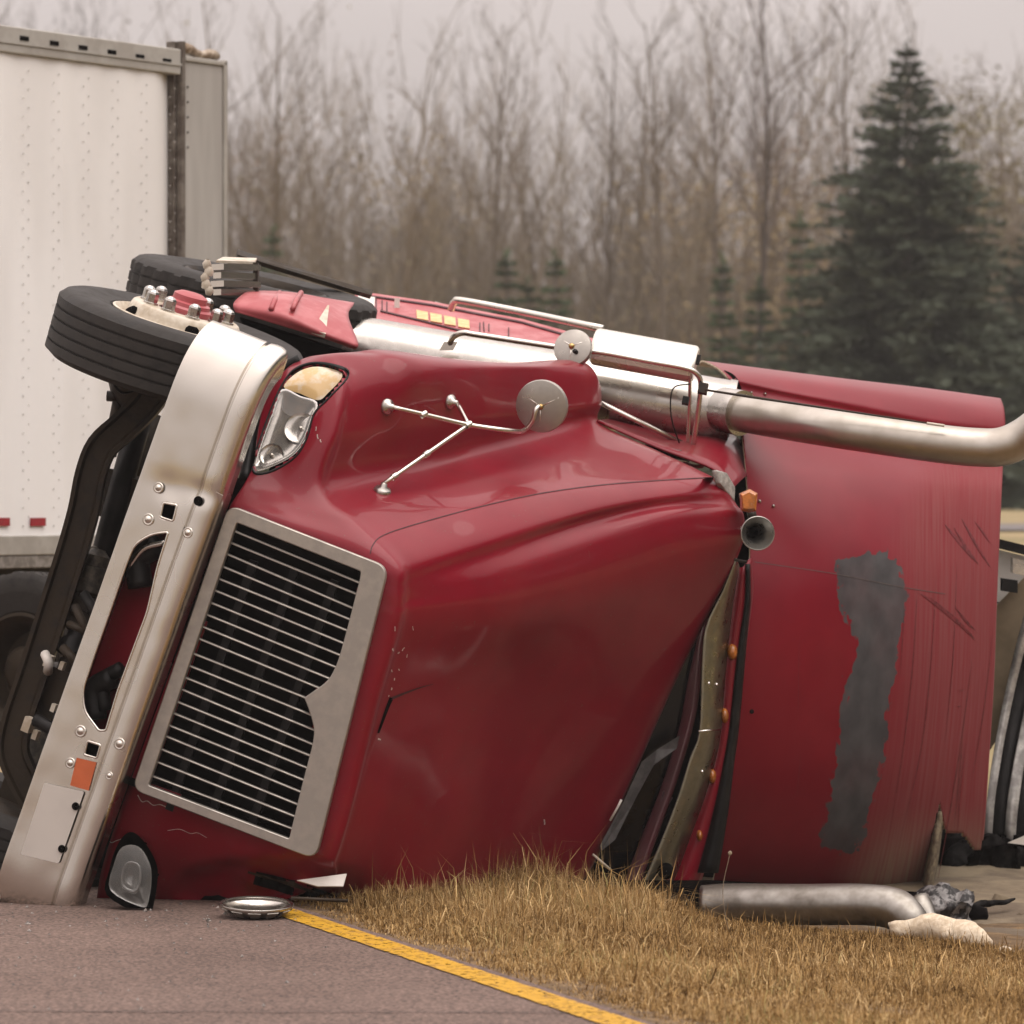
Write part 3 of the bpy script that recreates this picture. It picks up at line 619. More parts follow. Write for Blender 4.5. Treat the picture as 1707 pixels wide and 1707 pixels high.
# ---- headlights
def headlight(hole, split, face_c, shift, name, amber=True, label=None, depth=.085):
    rt = empty(name, HP(*hole[0], face_c[0]), truck)
    if label: rt['label'] = label
    p = [on_hood(x, y, .0)[0] for x, y in hole]
    cen = sum(p, Vector()) / len(p); n = Vector()
    for i in range(len(p)): n += (p[i] - cen).cross(p[(i + 1) % len(p)] - cen)
    n.normalize()
    if n.dot(CAM - cen) < 0: n = -n
    return rt, cen, n
rt, cen, ln_ = headlight(lamp_hole, None, (-.2,), 0, 'headlight', label='clear chrome headlight with pale amber turn lens facing up')
def ring_strip(name, loop, inner_scale, off0, off1, m, parent):
    c = sum((Vector(q) for q in loop), Vector((0, 0))) / len(loop); V = []
    n = len(loop)
    for q in loop: v, nn = on_hood(*q, off0); V.append(v)
    for q in loop: qq = c + (Vector(q) - c) * inner_scale; v, nn = on_hood(*qq, off1); V.append(v)
    return mesh(name, V, [(i, (i + 1) % n, n + (i + 1) % n, n + i) for i in range(n)], m, parent, True)
def smooth_loop(loop, m=5):
    q = [Vector((*p, 0)) for p in loop]; n = len(q); o = []
    for i in range(n):
        a, b, c, d = q[i - 1], q[i], q[(i + 1) % n], q[(i + 2) % n]
        for j in range(m):
            t = j / m; v = .5 * ((2 * b) + (c - a) * t + (2 * a - 5 * b + 4 * c - d) * t * t + (3 * b - a - 3 * c + d) * t ** 3); o.append((v.x, v.y))
    return o
lo = smooth_loop([(582, 624), (556, 608), (520, 605), (488, 618), (466, 648), (448, 690), (432, 735), (420, 772), (426, 791), (457, 785), (493, 762), (512, 730), (524, 690), (548, 664)])
o = ring_strip('gasket', lo, .965, .003, -.003, M['black'], rt); solid(o, .007, 0)
def fan_lens(name, loop, bulge, off, m, parent, rings=5, dish=None):
    c = sum((Vector(q) for q in loop), Vector((0, 0))) / len(loop); n = len(loop); V = []; base = [on_hood(*q, off) for q in loop]; cb = sum((b[0] for b in base), Vector()) / n; nb = sum((b[1] for b in base), Vector()).normalized()
    for k in range(rings):
        s = 1 - k / rings
        for v, _ in base: V.append(cb + (v - cb) * s + nb * (bulge * (1 - s ** 2)))
    V.append(cb + nb * bulge); Fc = [(k * n + i, k * n + (i + 1) % n, (k + 1) * n + (i + 1) % n, (k + 1) * n + i) for k in range(rings - 1) for i in range(n)] + [((rings - 1) * n + i, (rings - 1) * n + (i + 1) % n, rings * n) for i in range(n)]
    return mesh(name, V, Fc, m, parent, True)
lamp_n = (ln_ * .55 + (CAM - cen).normalized() * .45 + Vector((.12, 0, .10))).normalized(); lamp_c = cen + ln_ * .012; hood_hit = on_hood
def on_hood(px, py, off=0.0): return on_plane(px, py, lamp_c + lamp_n * off, lamp_n), lamp_n      # the lamp sits on its own flatter face
am = smooth_loop([(571, 627), (554, 615), (522, 611.5), (494, 622), (473, 645), (500, 656), (530, 667), (547, 655)], 4)
fan_lens('turn_signal_lens', am, .012, -.004, M['palelens'], rt)
cl = smooth_loop([(470, 651), (500, 662), (527, 672), (520, 700), (508, 732), (488, 758), (455, 776), (428, 784), (424, 774), (436, 735), (452, 692)], 4)
# reflector: a two-cell chrome bowl
cc2 = sum((Vector(q) for q in cl), Vector((0, 0))) / len(cl); n = len(cl); V = []; Fc = []; nb = sum((on_hood(*q, 0)[1] for q in cl), Vector()).normalized(); deps = ((1.03, .003), (.96, .002), (.90, .007), (.76, .013), (.55, .018), (.32, .020), (.12, .021))
for k, (s_, d_) in enumerate(deps):
    V += [on_hood(*(cc2 + (Vector(q) - cc2) * s_), -d_)[0] for q in cl]
    if k: Fc += [((k - 1) * n + i_, (k - 1) * n + (i_ + 1) % n, k * n + (i_ + 1) % n, k * n + i_) for i_ in range(n)]
Fc.append(tuple(range(len(V) - n, len(V)))); mesh('reflector', V, Fc, M['refl'], rt, True)
for (x, y, r_) in ((500, 712, .062), (452, 757, .046)):
    V, Fc = lathe([(r_ * 1.05, -.006), (r_, -.010), (r_ * .8, -.014), (r_ * .5, -.017), (r_ * .2, -.018)], on_hood(x, y, .0)[0], nb, 28); mesh('bulb_cup', V, Fc, M['refl'], rt, True)
    mesh('bulb', *lathe([(.008, -.02), (.009, -.008), (.005, -.004), (.001, -.003)], on_hood(x, y, .0)[0], nb, 10), M['steel'], rt, True)
fan_lens('clear_lens', cl, .010, .002, M['glass'], rt)
on_hood = hood_hit
q_ = smooth_loop([(582, 624), (556, 608), (520, 605), (488, 618), (466, 648), (448, 690), (432, 735), (420, 772), (426, 791), (457, 785), (493, 762), (512, 730), (524, 690), (548, 664)]); V = [on_hood(*u_, -.002)[0] for u_ in q_] + [on_plane(*u_, lamp_c - lamp_n * .002, lamp_n) for u_ in q_]; n = len(q_)
mesh('bezel_wall', V, [(i_, (i_ + 1) % n, n + (i_ + 1) % n, n + i_) for i_ in range(n)], M['black'], rt, True)
MB().tube(smooth_path([HP(408, 800, -.12), HP(416, 760, -.22), HP(424, 705, -.30), HP(440, 655, -.36), HP(465, 618, -.40), HP(500, 600, -.42)], 5), .024, 9).build('fender_seal', M['black'], hood, True)
# driver headlight, scuffed, at the ground
rt2 = empty('headlight', P(225, 1460, 16.2), truck); rt2['label'] = 'scuffed grey headlight crushed against the road'
pl = P(225, 1455, 16.22); nl = (Vector((-.25, -.95, .05))).normalized()
def PL(px, py, off=0): return on_plane(px, py, pl + nl * off, nl)
lp = smooth_loop([(213, 1388), (232, 1394), (256, 1428), (263, 1462), (252, 1524), (238, 1526), (178, 1492), (182, 1450), (195, 1410)], 4)
V = [PL(*q, .0) for q in lp] + [PL(*q, -.09) for q in lp]; n = len(lp)
mesh('housing', V, [(i, (i + 1) % n, n + (i + 1) % n, n + i) for i in range(n)] + [tuple(range(n, 2 * n))], M['black'], rt2, True)
def bowl(name, loop, steps, m, parent, sharp=None, dz=0):
    c = sum((Vector(q) for q in loop), Vector((0, 0))) / len(loop); n = len(loop); V = [PL(*q, dz) for q in loop]; Fc = []
    for k, (s, d) in enumerate(steps):
        V += [PL(*(c + (Vector(q) - c) * s), d + dz) for q in loop]; Fc += [(k * n + i, k * n + (i + 1) % n, (k + 1) * n + (i + 1) % n, (k + 1) * n + i) for i in range(n)]
    Fc.append(tuple(range(len(V) - n, len(V)))); return mesh(name, V, Fc, m, parent, True, None, sharp)
l1 = smooth_loop([(204, 1412), (232, 1412), (252, 1448), (248, 1500), (236, 1512), (184, 1484), (190, 1440)], 4)
bowl('reflector', l1, ((.92, -.006), (.78, -.04), (.5, -.06), (.2, -.065)), M['refl'], rt2)
l2 = smooth_loop([(212, 1436), (232, 1440), (236, 1466), (226, 1490), (204, 1480), (202, 1456)], 4)
bowl('bulb_cup', l2, ((.9, .01), (.7, -.02), (.4, -.035)), M['refl'], rt2, dz=-.02)
mcl = bpy.data.materials.new('hazed_lens'); mcl.use_nodes = True; bb = mcl.node_tree.nodes['Principled BSDF']; bb.inputs['Base Color'].default_value = (.10, .10, .095, 1); bb.inputs['Roughness'].default_value = .12; bb.inputs['Alpha'].default_value = .58
bowl('clear_lens', l1, ((.8, .012), (.4, .018)), mcl, rt2, dz=.004)

# ---- bumper: stamped aluminium channel with slots, bolts, sticker and blank plate
bc = .17
bp0 = O + FC * bc
def b2(px, py): v = HP(px, py, bc) - bp0; return (v.dot(FA), v.dot(FB))
# local axes: ex = -A (down the picture), ey = B; normal ex x ey must be C
bx = -FA; by = FB
if bx.cross(by).dot(FC) < 0: bx = FA
sgn = 1 if bx.dot(FA) > 0 else -1
def bl(px, py): a, b = b2(px, py); return (a * sgn, b)
bumper = empty('bumper', bp0, truck)
edgeL = [(264, 693), (234, 781), (205, 869), (155, 1010), (123, 1116), (91, 1211), (56, 1316)]
grooveP = [(364, 693), (335, 781), (303, 875), (253, 1017), (218, 1130), (176, 1274), (152, 1342)]
aT = (b2(264, 693)[0] + b2(366, 693)[0]) / 2; aB = b2(60, 1316)[0]
bLo = np.mean([b2(*p)[1] for p in edgeL]); bGr = np.mean([b2(*p)[1] for p in grooveP])
edgeR = [(410, 693), (381, 781), (346, 883), (299, 1007), (260, 1116), (218, 1246), (183, 1362)]
bHi = np.mean([b2(*p)[1] for p in edgeR])
aT = b2(331, 693)[0]; aB = b2(70, 1440)[0]

S = lambda a, b: (a * sgn, b)
outline = [S(aT + .012, bLo), S(aT + .012, bGr), S(aB - .012, bGr), S(aB - .012, bLo)]
def circ(px, py, rp, n=14):
    c = bl(px, py); r = rp / 425; return [(c[0] + r * math.cos(2 * math.pi * k / n), c[1] + r * math.sin(2 * math.pi * k / n)) for k in range(n)]
slot = round_poly([bl(*p) for p in ((281, 887), (253, 890), (224, 908), (209, 945), (185, 1014), (158, 1090), (138, 1150), (141, 1186), (165, 1218), (177, 1218), (197, 1151), (246, 1021), (263, 945))], [.012, .03, .03, .03, .03, .03, .03, .03, .01, .01, .03, .03, .03], 3)
sq1 = round_poly([bl(*p) for p in ((272, 838), (295, 842), (289, 869), (267, 862))], .008, 3)
sq2 = round_poly([bl(*p) for p in ((146, 1235), (168, 1242), (162, 1264), (140, 1258))], .008, 3)
ph1, ph2 = circ(126, 1344, 7), circ(103, 1415, 7)
pf = [(bLo + .012, -.17), (bLo - .004, -.02), (bLo, 0)] + [(bLo + (bGr - bLo) * k / 44, 0) for k in range(1, 45)] + [(bGr + .005, -.010), (bGr + .013, -.010), (bGr + .02, 0.0), (bGr + .045, .004), (bHi - .028, .003), (bHi - .010, -.004), (bHi - .001, -.016), (bHi, -.04), (bHi - .01, -.12)]
def dents(a, b):
    w = .0035 * noise.noise(Vector((a * 2.2, b * 5, 7))) + .0014 * noise.noise(Vector((a * 9, b * 11, 3)))
    w -= .011 * math.exp(-((a - (aT - .27)) / .045) ** 2 - ((b - bGr - .03) / .07) ** 2) + .010 * math.exp(-((a - (aT - .30)) / .06) ** 2 - ((b - bLo - .13) / .07) ** 2)
    return w
def end_row(end, length, t):
    aa = cc_ = 0; m = 24
    for k in range(m):
        tt = t * (k + .5) / m; an = 1.25 * tt ** 2.0; aa += math.cos(an) * length * t / m; cc_ += math.sin(an) * length * t / m
    an = 1.25 * t ** 2.0; base = (aT + aa) if end > 0 else (aB - aa)
    return [O + FA * (base + math.sin(an) * dc * end) + FB * b + FC * (bc - cc_ + math.cos(an) * dc + dents(base, b)) for b, dc in pf]
rows = [end_row(-1, .30, t) for t in np.linspace(1, 0, 20)[:-1]]
rows += [[O + FA * a + FB * b + FC * (bc + dc + dents(a, b)) for b, dc in pf] for a in np.linspace(aB, aT, 300)]
rows += [end_row(1, .41, t) for t in np.linspace(0, 1, 26)[1:]]
V = [v for r in rows for v in r]; npf = len(pf)
holes = [[(q[0] * sgn, q[1]) for q in lp_] for lp_ in (slot, sq1, sq2)]
Fc = []
for f in grid_faces(len(rows), npf):
    m_ = sum((V[q] for q in f), Vector()) / 4; a_, b_, _ = inH(m_)
    if bLo < b_ < bGr and any(in_poly(a_, b_, hl) for hl in holes): continue
    Fc.append(f)
o = mesh('bumper_shell', V, Fc, M['alu'], bumper, True, None, 38); fix_normals(o); solid(o, .005, 0)
for hl in holes:
    pts = [H(a_, b_, bc + dents(a_, b_) + .0005) for a_, b_ in hl]; pts.append(pts[0]); pts.append(pts[1])
    MB().tube(pts, .0055, 7, False).build('rolled_lip', M['alu'], bumper, True)
for (x, y, r) in ((264, 813, 8), (247, 866, 9), (134, 1219, 9), (117, 1272, 8)):
    c = HP(x, y, bc + .005); V, Fc = lathe([(r / 425 * 1.15, -.002), (r / 425 * 1.1, .004), (r / 425 * .85, .001), (r / 425 * .6, .001), (r / 425 * .5, .006), (.001, .007)], c, FC, 18); mesh('bolt', V, Fc, M['alu'], bumper, True)
for (x, y, r) in ((313, 888, 8), (199, 1240, 9), (182, 1293, 6)):
    c = HP(x, y, bc + .006); V, Fc = lathe([(r / 425 * 1.15, -.002), (r / 425 * 1.1, .004), (r / 425 * .85, .001), (r / 425 * .6, .001), (r / 425 * .5, .006), (.001, .007)], c, FC, 18); mesh('bolt', V, Fc, M['alu'], bumper, True)
V, Fc = lathe([(8 / 425, 0), (8 / 425, -.004), (.001, -.004)], HP(330, 835, bc + .0095), FC, 18); mesh('bolt_hole', V, Fc, M['void'], bumper)
plate('orange_sticker', [[bl(*p) for p in ((129, 1263), (162, 1271), (149, 1318), (118, 1309))]], bp0 + FC * .006, bx, by, .001, M['orange'], bumper, 0)
plate('blank_licence_plate', [round_poly([bl(*p) for p in ((76, 1305), (142, 1320), (100, 1439), (37, 1424))], .008, 3)], bp0 + FC * .0095, bx, by, .002, M['plateblank'], bumper, .0005)
for (x, y) in ((126, 1344), (103, 1415)):
    V, Fc = lathe([(.016, 0), (.015, .004), (.008, .005), (.007, .002), (.001, .002)], HP(x, y, bc + .012), FC, 14); mesh('plate_bolt', V, Fc, M['void'], bumper, True)
V, Fc = tube([P(45, 1512, 16.45), P(47, 1522, 16.42)], .012, 8); mesh('loose_bolt', V, Fc, M['nut'], bumper, True)
# torn tag of metal on the bumper's top edge
V = [HP(360, 820, bc + .01), HP(372, 826, bc), HP(366, 838, bc - .01)]; o = mesh('torn_metal_tag', V, [(0, 1, 2)], M['alu'], bumper); solid(o, .003)
# valance and gear seen through the slot
val = empty('front_crossmember', HP(200, 1040, -.1), truck)
mesh('red_valance', *box(H(b2(205, 1050)[0], (bLo + bGr) / 2, bc - .16), FA * .50, FB * .16, FC * .008), M['red'], val)
for (px, py, r, dn) in ((240, 940, .05, .3), (165, 1160, .045, .4), (180, 1145, .03, -.2)):
    c = HP(px, py, bc - .10); V, Fc = tube(smooth_path([c - FA * .09 + FB * .02, c + FA * .01 - FB * .03, c + FA * .09 + FB * .03], 5), r, 10); mesh('tow_hook', V, Fc, M['black'], val, True)
V, Fc = tube(smooth_path([HP(215, 945, bc - .06), HP(240, 915, bc - .05), HP(275, 905, bc - .06)], 5), .012, 8); mesh('hose', V, Fc, M['steel'], val, True)
for (x, y) in ((281, 853), (155, 1250)):
    mesh('hole_backing', *box(HP(x, y, bc - .05), FA * .06, FB * .05, FC * .006), M['void'], val)
# black boxes that stand for the shade in the bumper-to-hood gap
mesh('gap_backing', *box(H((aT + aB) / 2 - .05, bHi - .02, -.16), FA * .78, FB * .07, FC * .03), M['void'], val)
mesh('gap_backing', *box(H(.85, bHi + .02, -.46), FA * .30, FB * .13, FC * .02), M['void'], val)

# ---- front axle, steering gear
und = empty('front_axle', P(130, 1000, 17.2), truck); YA = 17.25
axp = [(258, 655), (238, 680), (205, 712), (170, 745), (152, 790), (140, 850), (122, 915), (100, 985), (76, 1060), (50, 1140), (30, 1200), (22, 1250), (38, 1295), (62, 1340), (75, 1380)]
pth = smooth_path([P(x, y, YA + .0006 * (y - 1000) * 0) for x, y in axp], 4)
mb = MB(); V = []; nrm = Vector((0, 1, 0))
for i, p in enumerate(pth):
    d = (pth[min(i + 1, len(pth) - 1)] - pth[max(i - 1, 0)]).normalized(); sx = d.cross(nrm).normalized()
    w = .062; prof = [(-w, -.05), (-w * .72, -.05), (-w * .55, -.028), (w * .55, -.028), (w * .72, -.05), (w, -.05), (w, .05), (-w, .05)]
    V += [p + sx * a + nrm * b for a, b in prof]
npf = 8; Fc = [(i * npf + j, i * npf + (j + 1) % npf, (i + 1) * npf + (j + 1) % npf, (i + 1) * npf + j) for i in range(len(pth) - 1) for j in range(npf)]
o = mesh('axle_beam', V, Fc, M['frame'], und, True, None, 40); fix_normals(o)
MB().tube([P(178, 660, 17.3), P(210, 662, 17.3)], .022, 8).tube([P(205, 640, 17.32), P(182, 760, 17.3)], .03, 10).tube([P(225, 600, 17.35), P(225, 650, 17.3), P(240, 690, 17.3)], [.13, .1, .06], 12).build('steering_knuckle', M['frame'], und, True)
MB().tube(smooth_path([P(195, 620, 17.2), P(190, 640, 17.1), P(205, 655, 17.12), P(228, 650, 17.15)], 5), .006, 6).build('brake_line', M['black'], und, True)
MB().tube(smooth_path([P(232, 705, 17.5), P(205, 800, 17.4), P(170, 930, 17.4), P(150, 990, 17.4)], 4), [.05] * 13, 12).build('shock_absorber', M['black'], und, True)
MB().tube([P(258, 690, 17.7), P(190, 905, 17.7)], .075, 12).build('frame_rail', M['frame'], und, True)
mesh('spring_bracket', *box(P(205, 830, 17.45), FA * .10, FB * .075, FC * .06), M['frame'], und)
mesh('spring_bracket', *box(P(95, 1165, 17.3), FA * .13, FB * .085, FC * .06), M['frame'], und)
bits = [(155, 955, .10, .07, 'grease'), (150, 1000, .055, .10, 'frame'), (135, 1030, .06, .07, 'frame'), (168, 985, .05, .05, 'grease'), (130, 1075, .06, .075, 'black'), (118, 1105, .07, .05, 'frame'), (100, 1130, .06, .05, 'grease'), (160, 930, .05, .05, 'grease')]
for (x, y, la, lb, m) in bits:
    c = P(x, y, 17.3 + rnd.uniform(-.05, .1)); V, Fc = lathe([(lb * .6, -la), (lb, -la * .85), (lb, la * .2), (lb * .8, la * .25), (lb * .8, la * .7), (lb * .4, la), (.002, la)], c, FA + FB * rnd.uniform(-.5, .2) - FC * rnd.uniform(0, .5), 12); mesh('steering_gear_housing', V, Fc, M[m], und, True, None, 35)
for (x0, y0, x1, y1, r, m) in ((140, 990, 165, 1045, .022, 'black'), (125, 1010, 150, 1080, .018, 'frame'), (170, 1000, 140, 1090, .010, 'black'), (115, 1040, 150, 1060, .016, 'frame'), (105, 1080, 135, 1120, .02, 'frame'), (80, 1120, 75, 1090, .02, 'white')):
    V, Fc = tube([P(x0, y0, 17.15), P((x0 + x1) / 2 + 4, (y0 + y1) / 2, 17.1), P(x1, y1, 17.15)], r, 9); mesh('hydraulic_hose', V, Fc, M[m], und, True)
for (x, y, s) in ((82, 1102, .018), (104, 1110, .012), (48, 1208, .022), (60, 1225, .014), (90, 1180, .012)):
    mesh('shiny_bracket', *box(P(x, y, 17.15), FA * s * 1.4, FB * s * .8, FC * s), M['rim'], und)
mesh('oily_pan', *box(P(80, 1270, 17.5), FA * .22, FB * .10, FC * .05), M['grease'], und)
mesh('oily_pan', *box(P(45, 1345, 17.5), FA * .12, FB * .12, FC * .05), M['frame'], und)
MB().tube(smooth_path([P(60, 1200, 17.1), P(92, 1215, 17.05), P(100, 1190, 17.1)], 5), .028, 10).build('ball_joint', M['black'], und, True)
# engine mass behind the grille and bumper, keeps daylight out
eng = empty('engine', H(0, .2, -1.2), truck)
mesh('oil_pan', *box(H(-.25, -.30, -.75), FA * .55, FB * .18, FC * .45), M['void'], eng)
mesh('block', *box(H(-.15, -.02, -1.05), FA * .42, FB * .22, FC * .6), M['void'], eng)
mesh('inner_fender', *box(H(.72, -.08, -.85), FA * .012, FB * .16, FC * .4), M['void'], eng)
mesh('inner_fender', *box(H(-.95, -.15, -.75), FA * .05, FB * .38, FC * .5), M['void'], eng)

# ---- wheels
wn = Vector((.28, -.14, .95)); wc = P(308, 531, 17.0)
wheel('wheel', wc, wn, FB, truck, .515, .285, 'steer', 'front steer wheel with cream rim, lug nuts and red hub')
wheel('wheel', P(428, 462, 18.75), Vector((.21, -.105, .97)), FB, truck, .56, .30, 'drive', 'rear drive wheel sticking up behind the front wheel', 'frame')
wheel('wheel', P(-30, 1432, 17.35), -FA, FB, truck, .515, .285, 'drive', 'front wheel pinned under the truck at the road')
# step bracket and red step fairing behind the front wheel
stp = empty('cab_step', P(400, 480, 18.0), truck)
for k in range(4):
    y0 = 440 + k * 14; V = [P(362, y0, 17.75), P(424, y0 + 2, 17.9), P(424, y0 + 12, 17.9), P(362, y0 + 10, 17.75)]
    o = mesh('step_tread', V, [(0, 1, 2, 3)], M['alu'], stp); solid(o, .05 if k % 2 else .085, 0)
V = [P(360, 436, 17.72), P(425, 438, 17.88), P(428, 432, 18.1), P(372, 430, 18.0)]; o = mesh('step_top', V, [(0, 1, 2, 3)], M['rim'], stp); solid(o, .01)
o = mesh('step_end', *box(P(427, 466, 17.92), Vector((.01, 0, 0)), Vector((0, .05, 0)), Vector((0, 0, .07))), M['frame'], stp)
for k in range(5):
    V, Fc = lathe([(.012 + .006 * (k % 2), -.02), (.02, 0), (.008, .02)], P(345 + 4 * math.sin(k * 2), 440 + k * 11, 17.6), Vector((.2, -.3, 1)), 8); mesh('fitting', V, Fc, M['rim'], stp, True)
def quadloft(name, rows, m, parent, mu_=6, mv=6, th=.006, kindsharp=None):
    g = catmull(catmull(np.array([[tuple(p) for p in r] for r in rows]), mu_, 0), mv, 1); nr, nc = g.shape[:2]
    o = mesh(name, [Vector(p) for p in g.reshape(-1, 3)], grid_faces(nr, nc), m, parent, True, None, kindsharp); fix_normals(o)
    if th: solid(o, th, 0)
    return o
fair = empty('step_fairing', P(480, 520, 17.8), truck)
quadloft('fairing_shell', [[P(392, 520, 17.55), P(470, 543, 17.5), P(540, 564, 17.5), P(592, 582, 17.55)],
                           [P(390, 506, 17.58), P(470, 520, 17.5), P(535, 548, 17.5), P(596, 572, 17.55)],
                           [P(408, 490, 17.75), P(480, 494, 17.75), P(530, 508, 17.75), P(580, 528, 17.8)],
                           [P(420, 486, 18.1), P(480, 488, 18.1), P(540, 498, 18.1), P(590, 506, 18.15)]], M['pink'], fair, 7, 8, .01)
for (x0, x1) in ((452, 462), (488, 496)):
    o = mesh('raised_rib', *tube([P(x0, 515, 17.49), P(x0 + 6, 500, 17.62), P(x0 + 14, 488, 17.9)], .012, 8), M['pink'], fair, True)
V = [P(520, 552, 17.48), P(545, 512, 17.7), P(548, 512, 17.7), P(542, 560, 17.48)]
o = mesh('fairing_end_trim', V, [(0, 1, 2, 3)], M['rim'], fair); solid(o, .02)
V = [P(400, 530, 17.6), P(590, 590, 17.6), P(640, 650, 17.7), P(470, 650, 17.7)]; o = mesh('wheel_well', V, [(0, 1, 2, 3)], M['void'], fair); solid(o, .02)
# long grey air dam strip running back from the rear tyre
V = [P(395, 419, 18.9), P(600, 482, 19.1), P(622, 487, 19.15), P(618, 495, 19.1), P(600, 490, 19.0), P(395, 428, 18.85)]
o = mesh('rubber_flap', V, [(0, 1, 2, 3, 4, 5)], M['frame'], truck); solid(o, .02)

# ---- passenger door panel, now the top of the wreck
door = empty('cab_side', P(760, 540, 19.0), truck)
def DP(px, py): # plane almost level, rising away from the camera
    return on_plane(px, py, P(600, 560, 18.45), Vector((.13, -.13, 1)).normalized())
d0 = P(592, 556, 19.15); dn = (P(592, 488, 20.0) - d0).cross(P(1010, 600, 18.95) - d0).normalized(); dn = dn if dn.z > 0 else -dn
V = [on_plane(*q, d0, dn) for q in ((592, 556), (592, 488), (720, 506), (870, 535), (990, 568), (1010, 600))]
o = mesh('door_skin', V, [(0, 1, 2, 3, 4, 5)], M['pink'], door); solid(o, .02)
def DS(px, py, off=.014): return on_plane(px, py, d0 + dn * off, dn)
def dquad(name, ps, m): o = mesh(name, [DS(*p) for p in ps], [tuple(range(len(ps)))], m, door); solid(o, .004); return o
for k in range(4):
    x = 694 + k * 23; y = 517 + k * 4.6; dquad('warning_label', [(x, y), (x + 19, y + 3.6), (x + 20, y + 17), (x + 1, y + 14)], M['yellowlabel'])
dquad('white_label', [(597, 492), (625, 496), (624, 514), (596, 509)], M['white'])
for (x0, y0, x1, y1) in ((627, 494, 627, 528), (637, 500, 637, 516), (645, 503, 645, 519), (800, 538, 800, 556), (806, 537, 807, 552), (815, 540, 815, 552), (848, 546, 848, 563)):
    dquad('door_gap', [(x0 - .8, y0), (x0 + .8, y0), (x1 + .8, y1), (x1 - .8, y1)], M['seam'])
dquad('door_gap', [(634, 517), (700, 533), (760, 548), (860, 566), (860, 567.5), (760, 550), (700, 535), (634, 519)], M['seam'])
dquad('door_edge', [(600, 490), (720, 507), (870, 536), (985, 569), (985, 571.5), (870, 538.5), (720, 509.5), (600, 492)], M['seam'])
mesh('door_latch', *box(DS(662, 508, .02), Vector((.012, 0, 0)), Vector((0, .02, 0)), Vector((0, 0, .03))), M['white'], door)
V = [P(725, 502, 20.0), P(728, 510, 20.0), P(790, 522, 20.0)]; o = mesh('torn_white_trim', V, [(0, 1, 2)], M['white'], door); solid(o, .01)

# ---- stacks
stk = empty('exhaust_stack', P(560, 560, 18.2), truck); stk['label'] = 'chrome exhaust stack on the upper side with curved tip'
A0, A1 = P(545, 576, 18.62), P(1213, 692, 18.50); dirm = (A1 - A0).normalized(); rm = .155
def cyl(name, p0, p1, r, m, parent, n=40, cap=True):
    V, Fc = tube([p0, p0.lerp(p1, .5), p1], r, n, cap); o = mesh(name, V, Fc, m, parent, True, None, 40); return o
cyl('muffler', A0, A1, rm, M['steel'], stk)
cyl('muffler_end_band', A1 - dirm * .012, A1 + dirm * .02, rm + .004, M['steel'], stk)
B = smooth_path([P(1205, 683, 18.4), P(1300, 700, 18.15), P(1400, 716, 17.95), P(1560, 739, 17.8), P(1635, 746, 17.75), P(1672, 744, 17.72), P(1705, 730, 17.7), P(1740, 705, 17.65)], 6)
V, Fc = tube(B, .080, 28, False); o = mesh('tail_pipe', V, Fc, M['pipe'], stk, True); solid(o, .004)
cyl('collar', B[0], B[2], .10, M['steel'], stk)
# grab rail on the muffler
rl = empty('grab_rail', P(760, 560, 18.32), truck)
V, Fc = tube(smooth_path([P(748, 577, 18.37), P(756, 562, 18.27), P(772, 555, 18.22), P(800, 559, 18.22), P(950, 582, 18.22)], 5), .013, 10); mesh('rail_tube', V, Fc, M['alu'], rl, True)
mesh('rail_foot', *box(P(748, 577, 18.35), Vector((.03, 0, .0)), Vector((0, .02, 0)), Vector((0.01, 0, .018))), M['alu'], rl)
rl = empty('grab_rail', P(760, 500, 19.3), truck)
V, Fc = tube(smooth_path([P(752, 515, 19.3), P(758, 503, 19.25), P(775, 502, 19.2), P(880, 522, 19.1), P(1005, 548, 18.9)], 5), .017, 10); mesh('rail_tube', V, Fc, M['alu'], rl, True)
rl = empty('grab_rail', P(1050, 630, 18.45), truck)
V, Fc = tube([P(1000, 622, 18.46), P(1030, 628, 18.44), P(1102, 638, 18.44), P(1108, 640, 18.50)], .011, 9); mesh('rail_tube', V, Fc, M['alu'], rl, True)

# ---- west-coast mirror with its bracket, and round convex mirrors
mir = empty('door_mirror', P(1080, 600, 18.22), truck); mir['label'] = 'big rectangular mirror housing, white on top, on a bent tube bracket'
sec = []
m0, m1 = P(988, 575, 18.17), P(1160, 606, 18.12); md = (m1 - m0).normalized(); mu = Vector((-.16, .25, .95)); mu = (mu - md * mu.dot(md)).normalized(); mw = md.cross(mu).normalized()
if mw.y > 0: mw = -mw
prof2 = [(-.085, .02), (-.075, .055), (-.04, .072), (0, .062), (.045, .035), (.085, -.02), (.10, -.09), (.085, -.105), (-.075, -.05)]
rows = [[m0.lerp(m1, t) + mu * a * s + mw * b * s for a, b in prof2] for t, s in ((0, .86), (.02, .98), (.04, 1), (.96, 1), (.98, .98), (1, .86))]
V = [v for r in rows for v in r]; k = len(prof2); Fc = [(i * k + j, i * k + (j + 1) % k, (i + 1) * k + (j + 1) % k, (i + 1) * k + j) for i in range(5) for j in range(k)] + [tuple(range(k)), tuple(range(5 * k, 6 * k))[::-1]]
o = mesh('housing', V, Fc, mat('bright_mirror_back', (.80, .77, .70), .28, .55, .05, 6), mir, True, None, 35); fix_normals(o)
V, Fc = tube(smooth_path([P(966, 612, 18.12), P(968, 598, 18.08), P(982, 588, 18.06), P(1005, 588, 18.05), P(1080, 602, 18.04), P(1140, 613, 18.03), P(1160, 622, 18.04), P(1168, 640, 18.07), P(1163, 690, 18.12), P(1152, 765, 18.22)], 5), .0115, 10); mesh('bracket_tube', V, Fc, M['alu'], mir, True)
